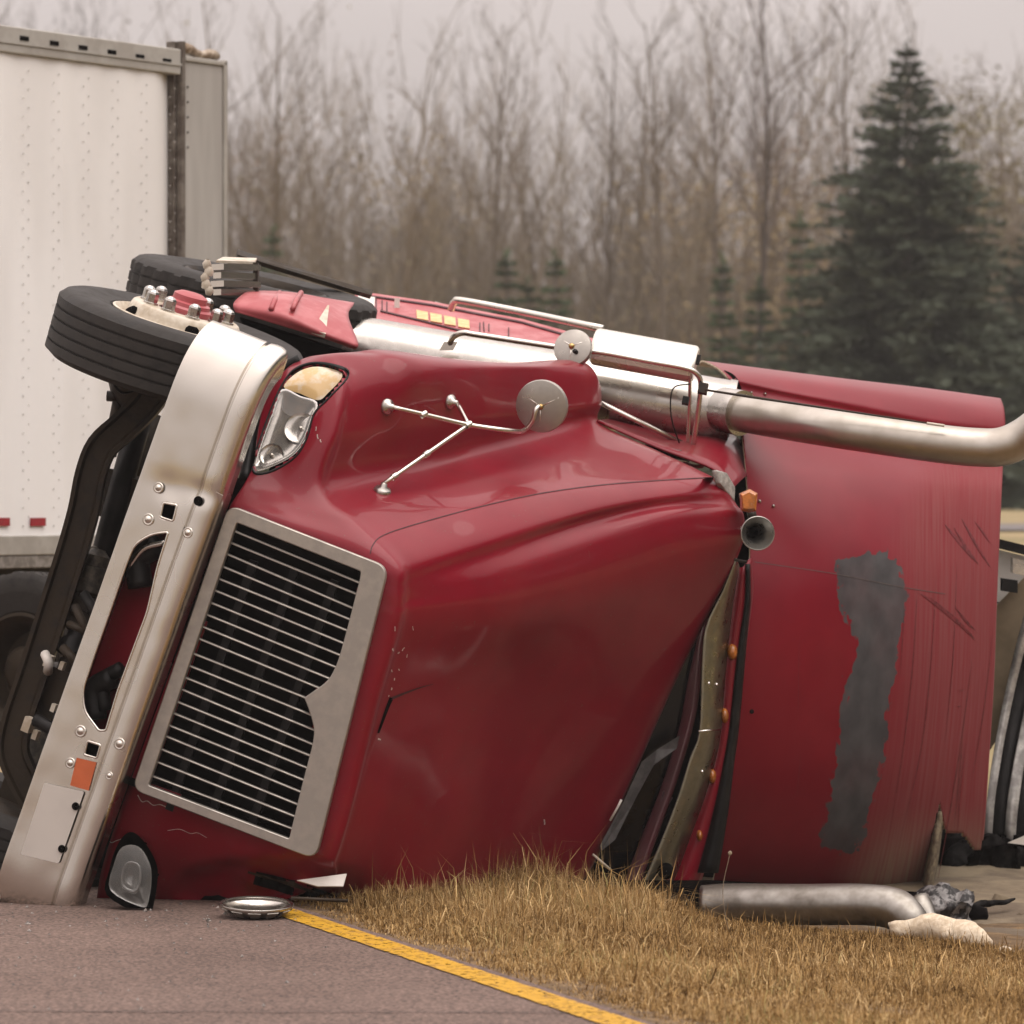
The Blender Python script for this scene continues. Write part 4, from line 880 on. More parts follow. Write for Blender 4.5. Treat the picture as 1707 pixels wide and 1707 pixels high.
V, Fc = tube([P(1002, 672, 18.07), P(1150, 745, 18.24)], .011, 9); mesh('bracket_strut', V, Fc, M['alu'], mir, True)
V, Fc = tube(smooth_path([P(1150, 618, 18.07), P(1150, 660, 18.12), P(1148, 700, 18.17), P(1146, 770, 18.24)], 4), .008, 8); mesh('bracket_strut', V, Fc, M['alu'], mir, True)
mesh('clamp', *box(P(1172, 648, 18.06), md * .02, mu * .022, mw * .02), M['frame'], mir)
mesh('clamp', *box(P(1143, 668, 18.08), md * .014, mu * .016, mw * .016), M['black'], mir)
mesh('clamp', *box(P(1164, 600, 18.12), md * .008, mu * .02, mw * .012), M['black'], mir)
V, Fc = tube(smooth_path([P(1150, 640, 18.02), P(1125, 645, 18.00), P(1118, 665, 18.02), P(1120, 700, 18.07), P(1133, 740, 18.17), P(1146, 768, 18.22)], 5), .0035, 6); mesh('mirror_cable', V, Fc, M['black'], mir, True)
V, Fc = tube(smooth_path([P(1166, 742, 18.22), P(1174, 772, 18.20), P(1160, 778, 18.20), P(1138, 772, 18.20)], 4), .009, 8); mesh('bracket_foot', V, Fc, M['pink'], mir, True)
V, Fc = tube([P(1176, 650, 18.02), P(1240, 660, 17.9), P(1570, 709, 17.7)], [.005, .006, .0035], 7); mesh('antenna', V, Fc, M['frame'], mir, True)
mesh('antenna_ferrule', *tube([P(1545, 705.5, 17.71), P(1574, 709.7, 17.69)], .006, 7), M['rim'], mir, True)
def round_mirror(name, c, n, r, parent, lab=None):
    rt = empty(name, c, parent)
    V, Fc = lathe([(r, .02), (r * 1.02, .0), (r * .99, -.008), (r * .7, -.016), (r * .15, -.022), (.001, -.022)], c, -n, 36); o = mesh('disc', V, Fc, M['grille' if 0 else 'mback'], rt, True, None, 40); fix_normals(o)
    x, y, _ = frame_of(n)
    for ang in (35, 155, 275):
        d = x * math.cos(R(ang)) + y * math.sin(R(ang)); V, Fc = tube([c + n * .022 + d * r * .08, c + n * .012 + d * r * .78], [.0035, .0025], 6); mesh('rib', V, Fc, M['alu'], rt, True)
    V, Fc = lathe([(.014, .018), (.012, .03), (.005, .036), (.001, .036)], c, n, 10); mesh('pivot', V, Fc, M['brass'], rt, True)
    return rt
M['mback'] = mat('satin_mirror_back', (.42, .395, .36), .35, .75, .08, 8)
M['brass'] = mat('brass_nut', (.55, .38, .16), .35, 1, .1, 20)
rmw = round_mirror('round_mirror', P(955, 580, 17.97), Vector((-.25, -.9, .3)).normalized(), .082, truck)
V, Fc = tube([P(958, 585, 17.92), P(966, 592, 17.98), P(970, 600, 18.06)], .010, 8); mesh('bracket', V, Fc, M['black'], rmw, True)
# hood tripod mirror
hm = empty('hood_mirror', on_hood(780, 720)[0], truck); hm['label'] = 'round convex hood mirror on a three-legged rod'
feet = [((645, 678), .034), ((750, 670), .032), ((637, 819), .036)]; fp = []
for (q, r) in feet:
    v, nn = on_hood(*q, 0); V, Fc = lathe([(r, -.004), (r, .006), (r * .85, .014), (r * .4, .022), (r * .35, .036), (.001, .04)], v, nn, 20); mesh('foot', V, Fc, M['steel'], hm, True); fp.append(v + nn * .035)
J = HP(781, 708, inH(on_hood(781, 708)[0])[2] + .30); MC = HP(903, 677, inH(on_hood(903, 677)[0])[2] + .32)
def rod(name, pts, r): V, Fc = tube(smooth_path(pts, 5), r, 9); return mesh(name, V, Fc, M['alu'], hm, True)
rod('arm', [fp[0], fp[0].lerp(J, .5), J, HP(850, 718, inH(J)[2] - .12), HP(872, 718, inH(MC)[2] + .02), HP(887, 703, inH(MC)[2] + .04), HP(893, 684, inH(MC)[2] + .05), MC + FC * .03], .0095)
rod('strut', [fp[1], J], .009); rod('strut', [fp[2], fp[2].lerp(J, .5), J], .0095)
for q in (J, fp[2].lerp(J, .12), fp[2].lerp(J, .5), fp[0].lerp(J, .4)):
    V, Fc = lathe([(.012, -.014), (.014, -.008), (.014, .008), (.012, .014)], q, J - fp[2], 10); mesh('clamp', V, Fc, M['alu'], hm, True)
rmh = round_mirror('mirror_head', MC, (-ray(903, 677) + Vector((-.25, 0, -.12))).normalized(), .108, hm)

# ---- cab between hood and roof fairing
cab = empty('cab', P(1130, 1100, 18.2), truck)
quadloft('cowl', [[P(995, 702, 18.0), P(1100, 748, 17.95), P(1190, 783, 17.9), P(1218, 818, 17.9)],
                  [P(1015, 700, 18.45), P(1110, 722, 18.42), P(1210, 738, 18.35), P(1236, 800, 18.05)],
                  [P(1020, 700, 18.95), P(1120, 712, 18.95), P(1225, 728, 18.85), P(1248, 790, 18.3)]], M['red'], cab, 5, 5, .01)
V = [P(1075, 742, 18.0), P(1135, 752, 18.02), P(1150, 768, 17.98), P(1115, 762, 17.98)]; o = mesh('side_window', V, [(0, 1, 2, 3)], M['dark'], cab); solid(o, .01)
V = [P(1190, 783, 17.7), P(1208, 788, 17.75), P(1222, 812, 17.8), P(1221, 838, 17.8), P(1196, 806, 17.7)]; o = mesh('grey_bracket', V, [(0, 1, 2, 3, 4)], mat('worn_grey_cover', (.42, .40, .37), .6, 0, .2, 40), cab); solid(o, .03); bevel(o, .008)
# windshield, wiper cowl and pillar seen in the wedge under the hood edge
def sheet(name, pts, m, parent, th=.01):
    o = mesh(name, pts, [tuple(range(len(pts)))], m, parent); solid(o, th, 0); return o
sheet('windshield', [P(1235, 850, 18.25), P(1180, 1060, 18.3), P(1120, 1330, 18.3), P(1060, 1500, 18.3), P(960, 1520, 18.3), P(1000, 1300, 18.3), P(1150, 900, 18.3)], M['dark'], cab)
V = [(1163, 1080), (1168, 1040), (1160, 1130), (1150, 1200), (1135, 1245), (1100, 1330), (1070, 1420), (1050, 1480)]
quadloft('windshield_header', [[P(1190, 985, 18.0), P(1172, 1060, 18.0), P(1160, 1180, 18.0), P(1130, 1290, 18.0), P(1095, 1390, 18.0), P(1060, 1490, 18.0)],
                               [P(1166, 1060, 18.15), P(1150, 1130, 18.15), P(1134, 1215, 18.15), P(1105, 1310, 18.15), P(1070, 1400, 18.15), P(1035, 1490, 18.15)]], mat('dark_red_header', (.10, .012, .02), .4, 0, .1, 4, coat=.3), cab, 4, 6, .012)
wip = sheet('wiper_cowl', [P(1133, 1226, 17.9), P(1128, 1248, 17.9), P(1090, 1275, 17.88), P(1060, 1330, 17.86), P(1025, 1400, 17.84), P(1003, 1418, 17.84), P(1000, 1410, 17.84), P(1040, 1335, 17.86), P(1070, 1270, 17.88), P(1095, 1250, 17.9)], mat('grey_rubber_trim', (.085, .08, .078), .55, 0, .2, 20), cab, .02)
V, Fc = tube([P(1017, 1368, 17.8), P(1030, 1345, 17.8), P(1036, 1333, 17.8)], .006, 6); mesh('clip', V, Fc, M['white'], cab, True)
V, Fc = tube([P(988, 1424, 17.75), P(1018, 1450, 17.75)], .006, 6); mesh('clip', V, Fc, M['rim'], cab, True)
sheet('torn_lining', [P(1105, 1318, 18.08), P(1122, 1330, 18.08), P(1112, 1345, 18.08), P(1100, 1342, 18.08)], mat('torn_mauve_lining', (.14, .09, .10), .8, 0, .2, 20), cab)
sheet('cab_dark_backing', [P(1120, 840, 18.9), P(1250, 800, 18.9), P(1250, 1500, 18.9), P(930, 1530, 18.9), P(980, 1380, 18.9)], M['void'], cab, .02)  # flat black sheet standing for the unlit inside of the cab
# stainless sun visor
vL = [(1227, 930), (1205, 985), (1176, 1047), (1170, 1120), (1166, 1220), (1150, 1265), (1130, 1330), (1105, 1395), (1080, 1455), (1060, 1500)]
vR = [(1232, 945), (1222, 1000), (1215, 1060), (1208, 1130), (1201, 1217), (1190, 1275), (1172, 1335), (1150, 1395), (1128, 1455), (1108, 1500)]
mvis = mat('scratched_stainless_visor', (.30, .285, .215), .36, 1, .12, 18, bump=.05, bscale=45, rvar=.1, lo=.3, hi=.7)
rows = []
for (l, r) in zip(vL, vR):
    rows.append([P(l[0], l[1], 17.72), P(l[0] * .67 + r[0] * .33, l[1] * .67 + r[1] * .33, 17.74), P(l[0] * .33 + r[0] * .67, l[1] * .33 + r[1] * .67, 17.80), P(r[0], r[1], 17.90)])
vis = quadloft('sun_visor', rows, mvis, cab, 4, 3, .006)
mesh('visor_joint', *tube([P(1165, 1219, 17.71), P(1183, 1217.5, 17.74), P(1201, 1216, 17.88)], .004, 6), M['chrome'], vis, True)
for (x, y) in ((1181, 1139), (1194, 1141), (1152, 1290), (1170, 1286)):
    V, Fc = lathe([(.008, -.004), (.007, .006), (.001, .009)], P(x, y, 17.74), Vector((.3, -1, 0)), 8); mesh('visor_screw', V, Fc, M['chrome'], vis, True)
# red header with clearance lights and black gasket
hL = vR; hR = [(1247, 930), (1250, 985), (1241, 1060), (1232, 1130), (1222, 1217), (1212, 1275), (1200, 1335), (1186, 1395), (1168, 1455), (1152, 1500)]
quadloft('roof_header', [[P(l[0] - 2, l[1], 17.93), P((l[0] + r[0]) / 2, l[1], 17.9), P(r[0] + 4, r[1], 17.97)] for l, r in zip(hL, hR)], M['red'], cab, 4, 4, .01)
gk = [(1246, 940), (1246, 1000), (1238, 1060), (1230, 1130), (1221, 1217), (1212, 1275), (1203, 1335), (1192, 1395), (1180, 1455)]
gw = [3, 4, 6, 8, 9, 10, 12, 14, 16]
quadloft('roof_gasket', [[P(x - w, y, 17.93), P(x, y, 17.89), P(x + w, y, 17.93)] for (x, y), w in zip(gk, gw)], M['black'], cab, 4, 3, .01)
for (x, y, w, h) in ((1221, 1087, 9, 14), (1208, 1193, 7, 13), (1187, 1294, 7, 13), (1166, 1393, 5, 10)):
    V, Fc = lathe([(h / 395, -.012), (h / 395, 0), (h / 395 * .85, .018), (h / 395 * .4, .028), (.001, .03)], P(x, y, 17.9), Vector((.35, -1, 0)), 18); V = [v for v in V]
    c = P(x, y, 17.9); V = [Vector((c.x + (v.x - c.x) * w / h, v.y, v.z)) for v in V]; mesh('clearance_light', V, Fc, M['amber'], cab, True)
# roof-corner marker, horn
c = P(1245, 834, 17.62); rows = [[c + Vector((x * s, -d, z * s)) for x, z in ((-.030, .028), (.012, .048), (.046, .030), (.040, -.046), (.008, -.052), (-.022, -.045))] for s, d in ((1, -.08), (1, .0), (.92, .03), (.7, .042))]
V = [v for r in rows for v in r]; Fc = [(i * 6 + j, i * 6 + (j + 1) % 6, (i + 1) * 6 + (j + 1) % 6, (i + 1) * 6 + j) for i in range(3) for j in range(6)] + [tuple(range(18, 24))]
o = mesh('marker_light', V, Fc, M['amber'], cab, True, None, 45); fix_normals(o); o['label'] = 'amber corner marker light above the horn'
hn = Vector((.12, -1, -.02)).normalized(); c = P(1263, 889, 17.5)
V, Fc = lathe([(.068, .002), (.071, 0), (.068, -.008), (.050, -.03), (.034, -.07), (.022, -.14), (.016, -.30), (.001, -.30)], c, hn, 32); o = mesh('air_horn', V, Fc, mat('dull_chrome_horn', (.45, .44, .41), .32, .9, .1, 12), cab, True); solid(o, .003)
mesh('horn_throat', *lathe([(.022, -.10), (.001, -.10)], c, hn, 16), M['void'], o)
mesh('horn_bracket', *tube([P(1255, 865, 17.9), P(1252, 852, 17.9)], .02, 8), M['frame'], cab, True)
V, Fc = tube([P(1224, 933, 17.65), P(1245, 937, 17.66)], .006, 7); mesh('washer_nozzle', V, Fc, M['frame'], cab, True)

# ---- roof fairing
mroof = M['red'].copy(); mroof.name = 'red_paint_scraped'; M['roof'] = mroof
t = mroof.node_tree; b = t.nodes['Principled BSDF']; N = t.nodes.new; Lk = t.links.new
basecol = [n for n in t.nodes if n.type == 'MIX'][0]
def attr(nm): a = N('ShaderNodeAttribute'); a.attribute_name = nm; return a.outputs['Fac']
def mathn(op, a, bq, c=None):
    n = N('ShaderNodeMath'); n.operation = op
    for i, q in enumerate((a, bq, c)):
        if q is None: continue
        if isinstance(q, (int, float)): n.inputs[i].default_value = q
        else: Lk(q, n.inputs[i])
    return n.outputs[0]
def mapr(v, a, bq, c=0, d=1):
    n = N('ShaderNodeMapRange'); Lk(v, n.inputs[0])
    for i, q in enumerate((a, bq, c, d)): n.inputs[i + 1].default_value = q
    return n.outputs[0]
def nois(sc, det=5, vec=None, stretch=None):
    n = N('ShaderNodeTexNoise'); n.inputs['Scale'].default_value = sc; n.inputs['Detail'].default_value = det
    uv = N('ShaderNodeUVMap'); mpn = N('ShaderNodeMapping'); Lk(uv.outputs[0], mpn.inputs[0])
    if stretch: mpn.inputs['Scale'].default_value = stretch
    Lk(mpn.outputs[0], n.inputs['Vector']); return n.outputs[0]
def mixc(f, a, bq):
    n = N('ShaderNodeMix'); n.data_type = 'RGBA'; Lk(f, n.inputs[0]) if not isinstance(f, float) else setattr(n.inputs[0], 'default_value', f)
    for i, q in ((6, a), (7, bq)):
        if isinstance(q, tuple): n.inputs[i].default_value = (*q, 1)
        else: Lk(q, n.inputs[i])
    return n.outputs[2]
scr = attr('scrape'); streak = nois(1, 3, stretch=(90, 3.0, 1)); streak2 = nois(1, 2, stretch=(260, 6, 1))
sc_amt = mathn('MULTIPLY', scr, mapr(streak, .3, .62, .45, 1)); 
col1 = mixc(sc_amt, basecol.outputs[2], (.215, .052, .055))
lines = mathn('MULTIPLY', mapr(streak2, .66, .72), mapr(scr, .15, .5)); col2_ = mixc(mathn('MULTIPLY', lines, .55), col1, (.16, .012, .02))
dirt = mathn('MULTIPLY', attr('dirt'), mapr(streak, .3, .7, .5, 1)); col3 = mixc(dirt, col2_, (.30, .235, .17))
pd = mathn('ADD', attr('primer'), mathn('MULTIPLY', mathn('SUBTRACT', nois(34, 5), .5), .10)); pm = mapr(pd, -.004, .004)
pn = nois(14, 6); pcol = mixc(mapr(pn, .3, .7), (.050, .048, .052), (.088, .085, .088)); col4 = mixc(pm, col3, pcol)
haz = nois(5, 5); col5 = mixc(mathn('MULTIPLY', mapr(haz, .45, .8), .10), col4, (.34, .07, .08))
Lk(col5, b.inputs['Base Color'])
for l in list(b.inputs['Roughness'].links): t.links.remove(l)
Lk(mathn('MINIMUM', mathn('ADD', mathn('MULTIPLY', mathn('MAXIMUM', scr, pm), .35), .36), .8), b.inputs['Roughness'])
Lk(mathn('MULTIPLY', mathn('SUBTRACT', 1, mathn('MAXIMUM', mathn('MAXIMUM', scr, pm), dirt)), .25), b.inputs['Coat Weight']); b.inputs['Coat Roughness'].default_value = .3

roofx = {  # rows of the surveyed surface: picture row -> list of (x, y) from windshield side to the top of the roof
}
rows_px = [
 ([(1165, 606), (1290, 622), (1420, 638), (1550, 653), (1668, 672)], .95),
 ([(1172, 601), (1295, 617), (1420, 632.5), (1550, 648), (1668, 664)], .80),
 ([(1195, 612), (1305, 628), (1425, 645), (1555, 665), (1674, 682)], .62),
 ([(1212, 628), (1310, 650), (1430, 672), (1560, 698), (1676, 712)], .52),
 ([(1222, 650), (1318, 668), (1438, 694), (1562, 722), (1674, 740)], .52),
 ([(1234, 700), (1330, 716), (1445, 738), (1565, 760), (1672, 775)], .44),
 ([(1243, 780), (1340, 790), (1452, 800), (1570, 812), (1670, 822)], .22),
 ([(1250, 890), (1345, 893), (1455, 898), (1570, 903), (1666, 906)], .07),
 ([(1248, 1000), (1345, 1000), (1455, 1002), (1570, 1004), (1662, 1005)], .0),
 ([(1238, 1140), (1335, 1140), (1450, 1140), (1565, 1140), (1657, 1140)], .0),
 ([(1222, 1280), (1318, 1280), (1435, 1280), (1552, 1280), (1648, 1280)], .07),
 ([(1205, 1390), (1300, 1392), (1415, 1395), (1535, 1395), (1640, 1395)], .22),
 ([(1190, 1465), (1285, 1470), (1395, 1474), (1520, 1474), (1628, 1470)], .42),
 ([(1180, 1500), (1272, 1512), (1380, 1522), (1510, 1525), (1618, 1525)], .68)]
tY = [0, .10, .26, .48, .80]
g = np.array([[tuple(P(x, y, 18.02 + e + tY[k] * (1.0 if e > -1 else 1))) for k, (x, y) in enumerate(px)] for px, e in rows_px])
g = catmull(catmull(g, 16, 0), 44, 1); nr, nc = g.shape[:2]
Vr = [Vector(p) for p in g.reshape(-1, 3)]; pxs = [pix(v) for v in Vr]
tear = [(1566, 1340), (1572, 1372), (1580, 1392), (1592, 1391), (1600, 1387), (1612, 1398), (1620, 1412), (1628, 1419), (1634, 1416), (1637, 1400), (1655, 1395), (1720, 1400), (1720, 1600), (1500, 1600), (1531, 1500), (1548, 1420)]
Fr = [f for f in grid_faces(nr, nc) if not in_poly(*[sum(pxs[q][k] for q in f) / 4 for k in (0, 1)], tear)]
used = sorted({q for f in Fr for q in f}); rem = {q: k for k, q in enumerate(used)}
roof = mesh('roof_fairing', [Vr[q] for q in used], [tuple(rem[q] for q in f) for f in Fr], [mroof, M['fibre']], truck, True)
roof['label'] = 'scraped roof fairing with a long grey primer patch'
patch = [(1395, 932), (1440, 924), (1478, 920), (1500, 945), (1511, 985), (1506, 1050), (1488, 1130), (1478, 1200), (1478, 1240), (1462, 1300), (1452, 1350), (1430, 1420), (1405, 1423), (1372, 1412), (1368, 1395), (1384, 1330), (1395, 1260), (1402, 1190), (1412, 1130), (1432, 1085), (1428, 1060), (1405, 1020), (1396, 980)]
def seg_d(p, a, b):
    ax, ay = a; bx_, by_ = b; dx, dy = bx_ - ax, by_ - ay; t_ = max(0, min(1, ((p[0] - ax) * dx + (p[1] - ay) * dy) / (dx * dx + dy * dy))); return math.hypot(p[0] - ax - dx * t_, p[1] - ay - dy * t_)
prim, scrp, drt = [], [], []
for q in used:
    x, y = pxs[q]
    if 1320 < x < 1580 and 850 < y < 1480:
        d = min(seg_d((x, y), patch[i], patch[i - 1]) for i in range(len(patch))) / 425; prim.append(d if in_poly(x, y, patch) else -d)
    else: prim.append(-.3)
    edge = 1500 - max(0, y - 1150) * .20 + (900 - y) * .35 * (y < 900)
    scrp.append(sstep(edge - 45, edge + 45, x) * sstep(690, 860, y + (x - 1500) * .25))
    drt.append(.8 * sstep(1330, 1470, y) * sstep(1370, 1500, x + (y - 1450) * .4))
me = roof.data
for nm, vals in (('primer', prim), ('scrape', scrp), ('dirt', drt)):
    a = me.attributes.new(nm, 'FLOAT', 'POINT'); a.data.foreach_set('value', np.array(vals, np.float32))
uvl = me.uv_layers.new(name='UVMap'); uvs = np.zeros((len(me.loops), 2), np.float32)
for lpi, l in enumerate(me.loops):
    q = used[l.vertex_index]; uvs[lpi] = ((q % nc) / nc * 1.2, (q // nc) / nr * 2.4)
uvl.data.foreach_set('uv', uvs.ravel())
bm = bmesh.new(); bm.from_mesh(me); bmesh.ops.recalc_face_normals(bm, faces=bm.faces)
if sum(f.normal.dot(CAM - f.calc_center_median()) > 0 for f in bm.faces) < len(bm.faces) / 2: bmesh.ops.reverse_faces(bm, faces=bm.faces)
bm.to_mesh(me); bm.free(); solid(roof, .012, -1, 1)
roof_bvh = BVHTree.FromPolygons(Vr, grid_faces(nr, nc))
def on_roof(px, py, off=0):
    r = ray(px, py).normalized(); loc, nor, _, d = roof_bvh.ray_cast(CAM, r)
    if loc is None: return P(px, py, 18.2)
    if nor.dot(r) > 0: nor = -nor
    return loc + nor * off
def roof_strip(name, pts, w, m):
    q = smooth_path([Vector((*p, 0)) for p in pts], 5); V = []
    for i, p in enumerate(q):
        d = (q[min(i + 1, len(q) - 1)] - q[max(i - 1, 0)]).normalized(); n2 = Vector((-d.y, d.x, 0)); ww = w(i / (len(q) - 1)) if callable(w) else w
        for s in (-1, 1): V.append(on_roof(p.x + n2.x * ww * s, p.y + n2.y * ww * s, .002))
    return mesh(name, V, [(2 * i, 2 * i + 1, 2 * i + 3, 2 * i + 2) for i in range(len(q) - 1)], m, roof)
mgouge = mat('gouge_red', (.17, .018, .024), .6, 0, .2, 40)
tap = lambda a: (lambda t: a * math.sin(math.pi * min(1, max(0, .05 + .9 * t))))
for pts, w in (([(1535, 990), (1570, 1015), (1600, 1040), (1625, 1066)], 3.2), ([(1550, 995), (1590, 1030), (1620, 1058)], 2), ([(1592, 1012), (1610, 1035), (1625, 1050)], 2), ([(1575, 875), (1600, 905), (1622, 932)], 2.6), ([(1590, 880), (1612, 915), (1630, 940)], 2.2), ([(1603, 865), (1625, 905), (1650, 945)], 2), ([(1625, 870), (1640, 890), (1650, 905)], 1.5), ([(1598, 1152), (1606, 1150)], 1.4), ([(1595, 1178), (1602, 1177)], 1)):
    roof_strip('gouge', pts, tap(w), mgouge)
for pts, w in (([(1620, 1100), (1600, 1250), (1575, 1400), (1560, 1480)], .9), ([(1560, 960), (1552, 1100), (1535, 1250), (1500, 1400)], .8), ([(1530, 950), (1522, 1100), (1505, 1250), (1480, 1400)], .8), ([(1508, 1010), (1500, 1130)], .7), ([(1595, 940), (1588, 1100), (1575, 1240)], .7), ([(1655, 1050), (1640, 1180), (1620, 1300)], .7), ([(1605, 1230), (1598, 1300), (1590, 1380)], .9), ([(1610, 1235), (1600, 1320), (1596, 1385)], .6), ([(1332, 1060), (1330, 1200)], .5), ([(1335, 1250), (1328, 1330)], .5)):
    roof_strip('scratch', pts, tap(w * .75), mgouge)
mthin = mat('dull_antenna_cable', (.10, .075, .07), .6, 0, .1, 20)
roof_strip('cable', [(1232, 933), (1300, 943), (1400, 958), (1500, 978), (1575, 990)], .55, mthin)
for (x, y) in ((1266, 836), (1289, 844), (1252, 655), (1275, 657)):
    V, Fc = lathe([(.008, -.003), (.0075, .005), (.001, .009)], on_roof(x, y, .001), Vector((0, -1, .3)), 8); mesh('rivet', V, Fc, M['steel'], roof, True)
mesh('rivet_hole', *lathe([(.010, .003), (.001, .004)], on_roof(1253, 1186, .001), Vector((0, -1, 0)), 10), M['void'], roof)
roof_strip('fairing_gap', [(1207, 618), (1222, 628), (1232, 645), (1236, 660)], tap(3), M['void'])
quadloft('torn_edge', [[on_roof(1565, 1352, .0), P(1570, 1352, 18.75), P(1573, 1354, 18.8)], [on_roof(1555, 1395, 0), P(1562, 1398, 18.72), P(1567, 1400, 18.82)], [on_roof(1544, 1440, 0), P(1553, 1445, 18.72), P(1560, 1447, 18.86)], [on_roof(1532, 1490, 0), P(1542, 1497, 18.75), P(1549, 1500, 18.9)], [P(1510, 1530, 18.85), P(1522, 1540, 18.9), P(1530, 1545, 19.0)]], mat('scuffed_olive_edge', (.22, .18, .115), .8, 0, .2, 30, bump=.3, col2=(.10, .075, .05)), roof, 5, 3, .012)
# body of the cab behind the fairing, dark inside
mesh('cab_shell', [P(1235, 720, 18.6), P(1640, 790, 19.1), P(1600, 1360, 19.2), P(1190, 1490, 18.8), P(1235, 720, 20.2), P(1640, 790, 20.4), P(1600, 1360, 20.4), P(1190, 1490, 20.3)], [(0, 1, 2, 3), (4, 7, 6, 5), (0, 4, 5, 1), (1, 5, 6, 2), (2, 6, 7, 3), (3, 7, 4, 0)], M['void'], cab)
# lower exhaust stack on the grass side
st2 = empty('exhaust_stack', P(1300, 1520, 17.2), truck); st2['label'] = 'dented lower exhaust stack lying in the grass'
lowp = smooth_path([P(1172, 1510, 17.33), P(1220, 1507, 17.3), P(1330, 1508, 17.2), P(1440, 1508, 17.1), P(1490, 1515, 17.05), P(1517, 1534, 17.0), P(1532, 1556, 17.0)], 6)
V, Fc = tube(lowp, [.085] * (len(lowp) - 12) + list(np.linspace(.085, .06, 12)), 24); mesh('tail_pipe', V, Fc, M['oldpipe'], st2, True)
V, Fc = tube(smooth_path([P(1530, 1500, 17.4), P(1545, 1530, 17.35), P(1575, 1565, 17.3)], 5), [.05, .05, .05, .05, .05, .045, .04, .04, .035, .03, .03], 14); mesh('crushed_pipe', V, Fc, M['oldpipe'], st2, True)
V, Fc = tube([P(1060, 1525, 17.3), P(1180, 1516, 17.35)], .07, 16); mesh('muffler', V, Fc, M['void'], st2, True)  # black tube standing for dark crushed parts left of the pipe
# lower edge parts in the grass
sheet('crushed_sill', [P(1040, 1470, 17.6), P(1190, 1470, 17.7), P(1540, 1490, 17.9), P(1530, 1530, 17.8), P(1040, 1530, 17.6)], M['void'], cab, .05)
V, Fc = lathe([(.03, -.03), (.035, 0), (.02, .01), (.001, .008)], P(1110, 1452, 17.45), Vector((.2, -1, .1)), 16); mesh('marker_socket', V, Fc, M['void'], cab, True)

# ================================================================ loose things on the ground
mrd = tag(empty('fallen_mirror', P(428, 1530, 16.0)), 'shallow chrome dish lying on the road under the truck', 'mirror')
c = P(428, 1530, 15.95); c.z = .045; up = Vector((.03, -.10, 1)).normalized()
V, Fc = lathe([(.001, -.040), (.05, -.038), (.10, -.024), (.135, .0), (.142, .012), (.138, .014), (.13, .008)], c, up, 40); o = mesh('dish', V, Fc, M['steel'], mrd, True); 
x, y, _ = frame_of(up)
for k in range(12):
    t_ = 2 * math.pi * k / 12; d = x * math.cos(t_) + y * math.sin(t_); tv = up.cross(d)
    V = [c + d * .105 + up * -.023 + d * .004 + tv * .016, c + d * .105 + up * -.023 + d * .004 - tv * .016, c + d * .132 - up * .001 + d * .004 - tv * .024, c + d * .132 - up * .001 + d * .004 + tv * .024]
    o = mesh('facet', V, [(0, 1, 2, 3)], M['grille'], mrd); solid(o, .003)
V, Fc = tube([c + Vector((.13, .02, .03)), c + Vector((.34, .12, .01))], .007, 7); mesh('arm', V, Fc, M['frame'], mrd, True)

mfoam = mat('pale_insulation', (.70, .60, .46), .9, 0, .1, 30, bump=.5, bscale=40, col2=(.52, .42, .30))
def lump(name, pts, rad, m, label, cat, sub=6, seed=1, rough=.35):
    pth = smooth_path(pts, sub); V, Fc = tube(pth, [rad * max(.12, math.sin(math.pi * (.10 + .86 * i / (len(pth) - 1)))) ** .7 for i in range(len(pth))], 14)
    V = [v + Vector((noise.noise(v * 14 + Vector((seed, 0, 0))), noise.noise(v * 14 + Vector((0, seed, 5))), noise.noise(v * 14 + Vector((3, 0, seed))))) * rad * rough for v in V]
    o = mesh(name, V, Fc, m, None, True); return tag(o, label, cat)
def gp_(px, py, Y, lift=0): v = P(px, py, Y); v.z = ground_z(v.x, v.y) + lift; return v
lump('insulation_scrap', [gp_(1485, 1560, 16.85, .05), gp_(1555, 1565, 16.8, .07), gp_(1610, 1578, 16.7, .055), gp_(1650, 1590, 16.6, .04)], .06, mfoam, 'cream scrap of torn insulation at the grass edge', 'scrap')
lump('insulation_crumb', [gp_(1655, 1590, 16.7, .0), gp_(1675, 1598, 16.7, .0), gp_(1690, 1602, 16.7, .0)], .022, mfoam, 'small cream crumb right of the torn insulation', 'scrap', 4, 5, .6)
lump('crumpled_duct', [P(1545, 1490, 17.9), P(1575, 1520, 17.85), P(1600, 1545, 17.8), P(1620, 1560, 17.8)], .11, mat('sooty_foil', (.20, .19, .185), .5, .3, .5, 26, bump=.4, col2=(.02, .018, .018), lo=.45, hi=.55), 'sooty crumpled foil duct behind the lower stack', 'wreckage', 6, 9, .7)
lump('grey_rag', [P(1660, 1595, 17.6), P(1690, 1590, 17.6), P(1720, 1585, 17.6)], .06, mat('grey_rag', (.40, .39, .40), .8, 0, .2, 20), 'pale grey rag at the right edge of the debris', 'scrap', 5, 12, .5)
mchar_shade = mat('charred_and_shade_black', (.016, .0145, .014), .8, 0, .5, 24, bump=.9, bscale=30, col2=(.005, .0045, .0045), spec=.06)  # black for charred scraps and for the heap that deepens the shadow
lump('shadow_heap', [P(1585, 1462, 19.5), P(1640, 1455, 19.5), P(1690, 1462, 19.5), P(1740, 1465, 19.5)], .15, mchar_shade, 'long black heap added to deepen the shadow under the torn roof edge', 'wreckage', 8, 21, .9)  # dark lump added to deepen the shadow below the roof edge
lump('charred_scrap', [P(1560, 1515, 18.1), P(1585, 1512, 18.1), P(1612, 1525, 18.1)], .07, mchar_shade, 'small charred scrap beside the foil duct', 'wreckage', 8, 25, 1.0)
